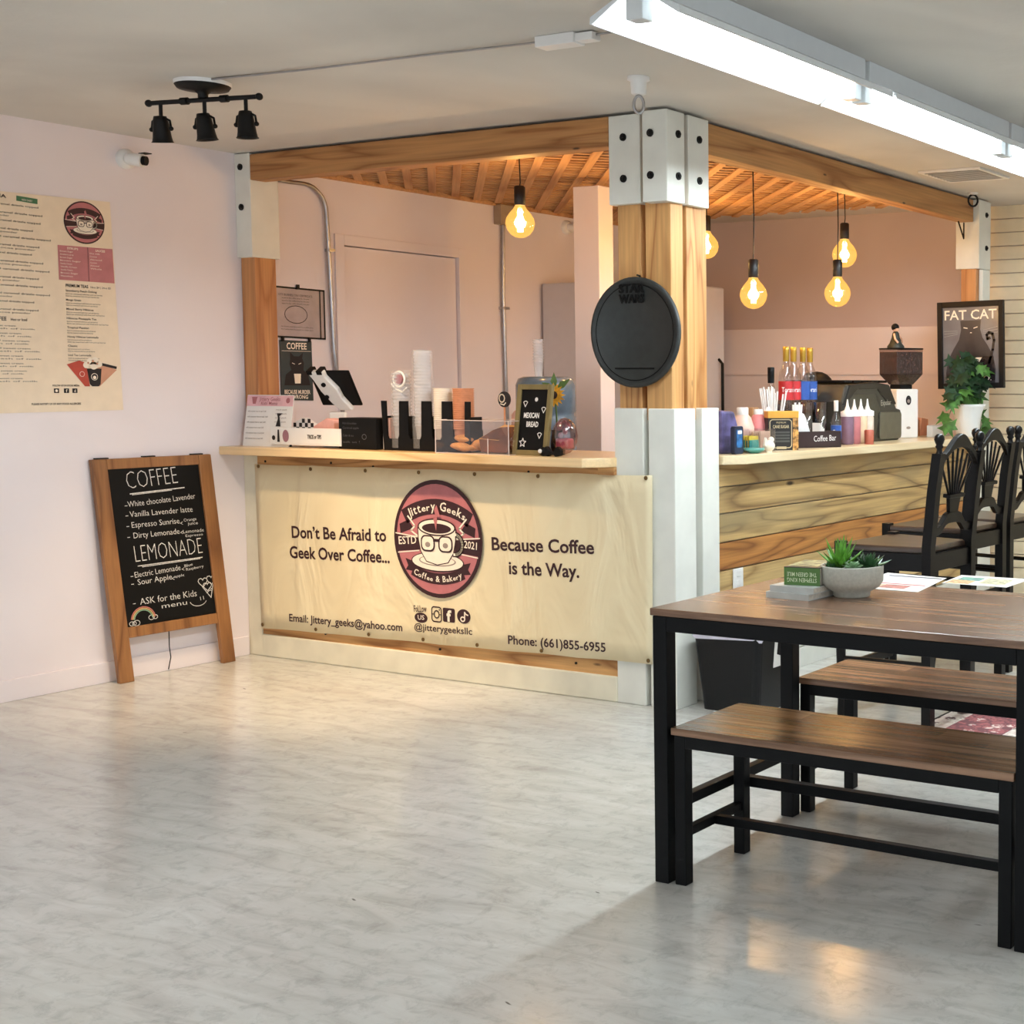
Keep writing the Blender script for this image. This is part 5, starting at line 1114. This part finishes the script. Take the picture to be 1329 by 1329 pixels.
TL, TD, TH = 1.115, .722, .762
G().box((0, 0, TH-.02), (TL, TD, TH)).build('tabletop', M_tab, tb_, bevel=.002)
q = .045
for x, y in ((.005, .005), (.005, TD-.05), (TL-.05, .005), (TL-.05, TD-.05)): G().box((x, y, 0), (x+q, y+q, TH-.021)).build('leg', M_steel, tb_, bevel=.003)
for a, b in (((.05, .005), (TL-.05, .05)), ((.05, TD-.05), (TL-.05, TD-.005)), ((.005, .05), (.05, TD-.05)), ((TL-.05, .05), (TL-.005, TD-.05))): G().box((a[0], a[1], TH-.062), (b[0], b[1], TH-.021)).build('apron', M_steel, tb_, bevel=.002)
for x in (.012, TL-.043): G().box((x, .05, .19), (x+.03, TD-.05, .22)).build('side_stretcher', M_steel, tb_, bevel=.002)
G().box((.04, TD/2-.015, .19), (TL-.04, TD/2+.015, .22)).build('centre_stretcher', M_steel, tb_, bevel=.002)
def bench(x, y, lab):
    t = thing('bench', lab, 'bench', (x, y, 0), math.radians(.6)); BL, BD, BH = 1.0, .34, .437; q = .036
    G().box((0, 0, BH-.02), (BL, BD, BH)).build('bench_seat', M_tab, t, bevel=.002)
    for a, b in ((.006, .006), (.006, BD-.042), (BL-.042, .006), (BL-.042, BD-.042)): G().box((a, b, 0), (a+q, b+q, BH-.021)).build('leg', M_steel, t, bevel=.003)
    for a, b in (((.042, .006), (BL-.042, .042)), ((.042, BD-.042), (BL-.042, BD-.006)), ((.006, .042), (.042, BD-.042)), ((BL-.042, .042), (BL-.006, BD-.042))): G().box((a[0], a[1], BH-.055), (b[0], b[1], BH-.021)).build('apron', M_steel, t, bevel=.002)
    for a in (.01, BL-.038): G().box((a, .042, .13), (a+.025, BD-.042, .155)).build('side_stretcher', M_steel, t, bevel=.002)
    G().box((.035, BD/2-.012, .13), (BL-.035, BD/2+.012, .155)).build('centre_stretcher', M_steel, t, bevel=.002)
bench(3.851, -1.70, 'walnut-topped black steel bench on the near side of the table')
bench(3.813, -.972, 'walnut-topped black steel bench on the far side of the table')
# books
bk1 = thing('book', 'thick green and black paperback lying upside down on the grey books', 'book', (4.01, -1.365, TH+.0366), math.radians(10))
M_pg = plain('book pages', rgb(206, 200, 186), .8, scale=90, var=.1)
G().box((.0, .0, .0), (.105, .17, .048)).build('page_block', M_pg, bk1)
G().box((-.002, -.002, -.001), (.107, .0, .049)).build('spine', plain('green spine', rgb(74, 116, 44), .4), bk1)
G().box((-.002, -.002, .049), (.107, .172, .051)).box((-.002, -.002, -.002), (.107, .172, -.0005)).build('cover', plain('dark cover', rgb(30, 34, 26), .35, var=.4, scale=30), bk1)
G().box((.0, .02, .0511), (.09, .16, .0515)).build('cover_art', plain('cover art', rgb(150, 150, 110), .4, var=.7, scale=40), bk1)
g = G(); F = frame((.105/2, -.0021, .024), (-1, 0, 0), (0, 0, -1)); text_fit(g, 'THE GREEN MILE', (-.045, -.012), (.045, -.012), .0115, .0005, F, .01); text_fit(g, 'STEPHEN KING', (-.045, .004), (.045, .004), .0115, .0005, F, .01); g.build('lettering', plain('pale green ink', rgb(206, 220, 180), .5), bk1)
M_gb = plain('pale grey cover', rgb(196, 200, 196), .35)
for i, (x, y, z, rz, lab) in enumerate(((3.965, -1.395, TH, -3, 'pale grey thin book at the bottom of the stack on the table'), (3.975, -1.39, TH+.018, -1, 'pale grey thin book under the green paperback'))):
    b = thing('book', lab, 'book', (x, y, z), math.radians(rz))
    G().box((.002, .002, .002), (.143, .208, .0155)).build('page_block', M_pg, b); G().box((0, 0, 0), (.145, .21, .002)).box((0, 0, .0155), (.145, .21, .0175)).box((0, 0, .002), (.145, .002, .0155)).build('cover', M_gb, b)
# succulent bowl
sbw = thing('succulent_bowl', 'pale grey round bowl of green succulents on the table', 'potted plant', (4.17, -1.26, TH))
sbw.scale = (1.03, 1.03, 1.0)
M_bowl = plain('speckled grey ceramic', rgb(176, 176, 164), .55, var=.06, scale=120)
G().lathe([(.0, .0), (.048, .0), (.052, .004), (.052, .014), (.078, .03), (.088, .045), (.089, .088), (.087, .091), (.083, .091), (.08, .075), (0, .073)], 40).build('bowl', M_bowl, sbw)
M_suc = plain('bright succulent', rgb(96, 158, 50), .4, var=.25, scale=40); M_sud = plain('dark succulent', rgb(52, 92, 52), .4, var=.3, scale=40); M_sup = plain('pale succulent', rgb(120, 156, 112), .45, var=.15, scale=40)
def spike(g, l, w, th, M): g.add([(0, -w*.6, 0), (l*.45, -w, l*.03), (l, 0, l*.1), (l*.45, w, l*.03), (0, w*.6, 0), (l*.4, 0, th+l*.03), (l*.4, 0, -th)], [(0, 1, 5), (1, 2, 5), (2, 3, 5), (3, 4, 5), (4, 0, 5), (1, 0, 6), (2, 1, 6), (3, 2, 6), (4, 3, 6), (0, 4, 6)], False, M)
def rosette(c, rows, mat, name):
    for (n_, l, w, el, of) in rows:
        for k in range(n_):
            g = G(); spike(g, l*random.uniform(.9, 1.1), w, w*.35, Matrix.Translation(c) @ Matrix.Rotation(2*PI*(k+of)/n_, 4, 'Z') @ Matrix.Rotation(-math.radians(el), 4, 'Y')); g.build(name, mat, sbw)
random.seed(5)
rosette((-.03, -.01, .078), [(7, .085, .010, 32, 0), (7, .095, .010, 55, .5), (5, .1, .010, 74, .2)], M_suc, 'spiky_leaf')
rosette((.022, -.035, .085), [(7, .034, .012, 12, 0), (7, .03, .012, 35, .5), (5, .022, .010, 60, .2)], M_sup, 'rosette_leaf')
rosette((.045, .02, .08), [(9, .062, .013, 15, 0), (8, .058, .012, 38, .5), (6, .05, .010, 62, .2)], M_sud, 'rosette_leaf')
rosette((-.045, -.04, .08), [(6, .03, .01, 10, 0), (6, .026, .01, 40, .5)], M_sud, 'rosette_leaf'); rosette((.0, .04, .08), [(7, .05, .011, 25, 0), (6, .045, .01, 50, .5)], M_sud, 'rosette_leaf')
G().lathe([(0, 0), (.078, 0)], 20, c=(0, 0, .0745)).build('soil', plain('soil', rgb(58, 44, 34), .9, bmp=.5), sbw)
# papers
def sheet_(corners, lab, prints):
    t = thing('paper_flyer', lab, 'paper', (corners[0][0], corners[0][1], TH+.0008)); a = Vector(corners[0]); ex = Vector(corners[1])-a; ey = Vector(corners[3])-a
    G().prism([(c[0]-a.x, c[1]-a.y) for c in corners], 0, .0007).build('sheet', M_paper, t)
    M = Matrix(((ex.x, ey.x, 0, 0), (ex.y, ey.y, 0, 0), (0, 0, 1, 0), (0, 0, 0, 1)))
    for (u0, v0, u1, v1, c, n_) in prints:
        g = G(); poly(g, [(u0, v0), (u1, v0), (u1, v1), (u0, v1)], .0011, M); g.build(n_, plain('print_%d_%d' % (int(c[0]*999), int(c[1]*999)), c, .6, var=.3, scale=60), t)
    g = G(); [text_fit(g, 'try our coffee cakes and more every day', (.08, .52+k*.07), (.9, .52+k*.07), .022, .0013, M) for k in range(4)]; g.build('lettering', plain('blue grey ink', rgb(120, 120, 140), .6), t)
sheet_([(4.066, -1.115), (4.308, -1.11), (4.256, -.80), (4.035, -.775)], 'white printed flyer with a red and pink picture on the table', [(.12, .8, .88, .86, rgb(60, 60, 84), 'title_bar'), (.05, .05, .4, .3, rgb(224, 198, 160), 'picture'), (.4, .1, .75, .3, rgb(186, 116, 104), 'picture'), (.1, .34, .9, .38, rgb(190, 60, 60), 'red_line')])
sheet_([(4.288, -.905), (4.5, -.90), (4.5, -.70), (4.268, -.715)], 'colourful orange and teal flyer at the right table edge', [(.03, .05, .4, .45, rgb(228, 176, 120), 'picture'), (.1, .45, .45, .8, rgb(110, 170, 150), 'picture'), (.5, .2, .9, .8, rgb(222, 216, 170), 'picture')])

# ================================================================== BAR CHAIRS
def make_chair(label):
    t = thing('bar_chair', label, 'chair', (0, 0, 0), 0, 'black spindle-back bar chairs')
    SH = .73; wf, wb2 = .228, .175; xf, xb = -.2, .2
    # seat (grain front to back) slightly dished
    G().prism([(xf, -wf), (xf, wf), (xb-.01, wb2), (xb-.01, -wb2)], SH-.028, SH-.002).build('seat', M_seat, t, bevel=.008)
    for s in (-1, 1):
        G().box((xf+.02, s*(wf-.02)-.012, SH-.09), (xb, s*(wf-.02)+.012, SH-.03)).build('seat_rail', M_blackwood, t) if False else None
        # side apron
        a = Vector((xf, s*(wf-.018), 0)); b = Vector((xb, s*(wb2-.01), 0))
        g = G().hexa([(a.x, a.y-.012, SH-.1), (b.x, b.y-.012, SH-.1), (b.x, b.y+.012, SH-.1), (a.x, a.y+.012, SH-.1), (a.x, a.y-.012, SH-.028), (b.x, b.y-.012, SH-.028), (b.x, b.y+.012, SH-.028), (a.x, a.y+.012, SH-.028)]); g.build('side_apron', M_blackwood, t, bevel=.003)
        # back post with turned finial
        P = [(.2, .0), (.2, SH-.3), (.2, SH), (.222, .95), (.244, 1.10)]; y = s*wb2
        g = G()
        for i in range(4):
            (x0, z0), (x1, z1) = P[i], P[i+1]; h = .02
            g.hexa([(x0-h, y-h, z0), (x0+h, y-h, z0), (x0+h, y+h, z0), (x0-h, y+h, z0), (x1-h, y-h, z1), (x1+h, y-h, z1), (x1+h, y+h, z1), (x1-h, y+h, z1)])
        lg = g.build('back_leg', M_blackwood, t)
        G().lathe([(.017, 1.098), (.012, 1.108), (.011, 1.118), (.017, 1.126), (.013, 1.134), (.017, 1.142), (.0215, 1.155), (.019, 1.168), (.01, 1.176), (0, 1.178)], 14, c=(.246, y, 0)).build('finial', M_blackwood, lg)
        # front leg, square block then turned
        y = s*(wf-.018); x = xf+.015
        lg = G().box((x-.02, y-.02, .42), (x+.02, y+.02, SH+.008)).build('front_leg', M_blackwood, t, bevel=.002)
        G().lathe([(.012, 0), (.016, .03), (.014, .08), (.018, .2), (.02, .3), (.024, .34), (.013, .355), (.022, .365), (.022, .38), (.012, .39), (.02, .405), (.02, .42)], 14, c=(x, y, 0)).build('turned_part', M_blackwood, lg)
        for z in (.26, .5): G().cyl((x, y, z), (.2, s*wb2, z), .010).build('side_stretcher', M_blackwood, t)
    G().box((xf-.0, -wf+.03, SH-.1), (xf+.02, wf-.03, SH-.03)).build('front_apron', M_blackwood, t, bevel=.002)
    G().box((xb-.01, -wb2+.02, SH-.1), (xb+.01, wb2-.02, SH-.03)).build('back_apron', M_blackwood, t, bevel=.002)
    G().box((xf+.005, -wf+.03, .2), (xf+.025, wf-.03, .235)).build('foot_rail', M_blackwood, t, bevel=.002)
    G().cyl((.2, -wb2, .42), (.2, wb2, .42), .01).build('back_stretcher', M_blackwood, t)
    # crest rail : arched board between posts
    n = 16; top = []; bot = []
    for i in range(n+1):
        u = -1+2*i/n; y = u*(wb2-.012); bmp_ = (math.cos(u*PI)+1)/2
        top.append((y, 1.095+.085*bmp_)); bot.append((y, 1.04+.085*max(0, 1-abs(u)**2.2)))
    F = frame((.255, 0, 0), (0, 1, 0), (.1, 0, 1))
    g = G().prism(top+bot[::-1], -.012, .012, frame((.244-.112, 0, 0), (0, 1, 0), (.1, 0, 1))); g.build('crest_rail', M_blackwood, t, bevel=.004)
    # lower shaped rail
    top = []; bot = []
    for i in range(n+1):
        u = -1+2*i/n; y = u*(wb2-.012); k_ = 1/(1+math.exp((abs(u)-.5)*14)); top.append((y, .81+.055*k_)); bot.append((y, .775+.045*k_))
    FL_ = frame((.198-.072, 0, 0), (0, 1, 0), (.1, 0, 1)); G().prism(top+bot[::-1], -.011, .011, FL_).build('lower_rail', M_blackwood, t, bevel=.003)
    G().prism([(-.035, .855), (.035, .855), (.05, .925), (-.05, .925)], -.008, .008, FL_).build('splat', M_blackwood, t, bevel=.002)
    G().prism([(-.065, .922), (.065, .922), (.065, .938), (-.065, .938)], -.016, .018, FL_).build('splat_cap', M_blackwood, t, bevel=.003)
    for i in range(7):
        u = (i-3)/3; a = FL_ @ Vector((u*.045, .935, 0)); b = FL_ @ Vector((u*.13, 1.06+.06*(1-abs(u)**2.2), 0)); G().tube([a, (a+b)/2+Vector((.0, 0, 0)), b], [.005, .006, .005], 6).build('spindle', M_blackwood, t)
    return t
ch = make_chair('black spindle-back bar chair nearest the table')
note_kids()
ch.location = (3.53, .365, 0); ch.rotation_euler = (0, 0, math.radians(-3))
for x, y, lab in ((3.362, 1.10, 'black spindle-back bar chair in the middle of the row at the bar'), (3.368, 1.57, 'black spindle-back bar chair furthest right, cut off by the photo edge')):
    c = copy_tree(ch); c.location = (x, y, 0); c['label'] = lab

# ================================================================== RUG
def rug_mat(c, kind):
    mt, nt, bs = nodes('rug '+kind); v = coords(nt, (1, 1, 1), False); vo = N(nt, 'ShaderNodeTexVoronoi'); vo.inputs['Scale'].default_value = 16; L(nt, v, vo.inputs['Vector'])
    n_ = noise(nt, v, 22, 3, 2); L(nt, mix(nt, ramp(nt, n_, [(.46, (0, 0, 0, 1)), (.52, (1, 1, 1, 1))]), c[0], mix(nt, ramp(nt, vo.outputs['Distance'], [(.35, (0, 0, 0, 1)), (.45, (1, 1, 1, 1))]), c[1], c[2])), bs.inputs['Base Color']); bs.inputs['Roughness'].default_value = .95; return mt
rg = thing('area_rug', 'patterned red and blue oriental rug on the floor beyond the benches', 'rug', (3.68, .02, 0))
G().box((-.012, 0, .0), (0, .85, .006)).build('dark_edge', M_black, rg)
G().box((0, 0, .0), (2.4, .85, .006)).build('border', rug_mat([rgb(222, 214, 204), rgb(104, 80, 78), rgb(206, 190, 180)], 'border'), rg)
G().box((.1, .0, .006), (.34, .77, .0075)).build('red_field', rug_mat([rgb(150, 86, 88), rgb(220, 204, 194), rgb(104, 62, 66)], 'red'), rg); G().box((.41, .0, .006), (2.3, .79, .0075)).build('blue_field', rug_mat([rgb(120, 146, 156), rgb(206, 206, 200), rgb(70, 76, 86)], 'blue'), rg)
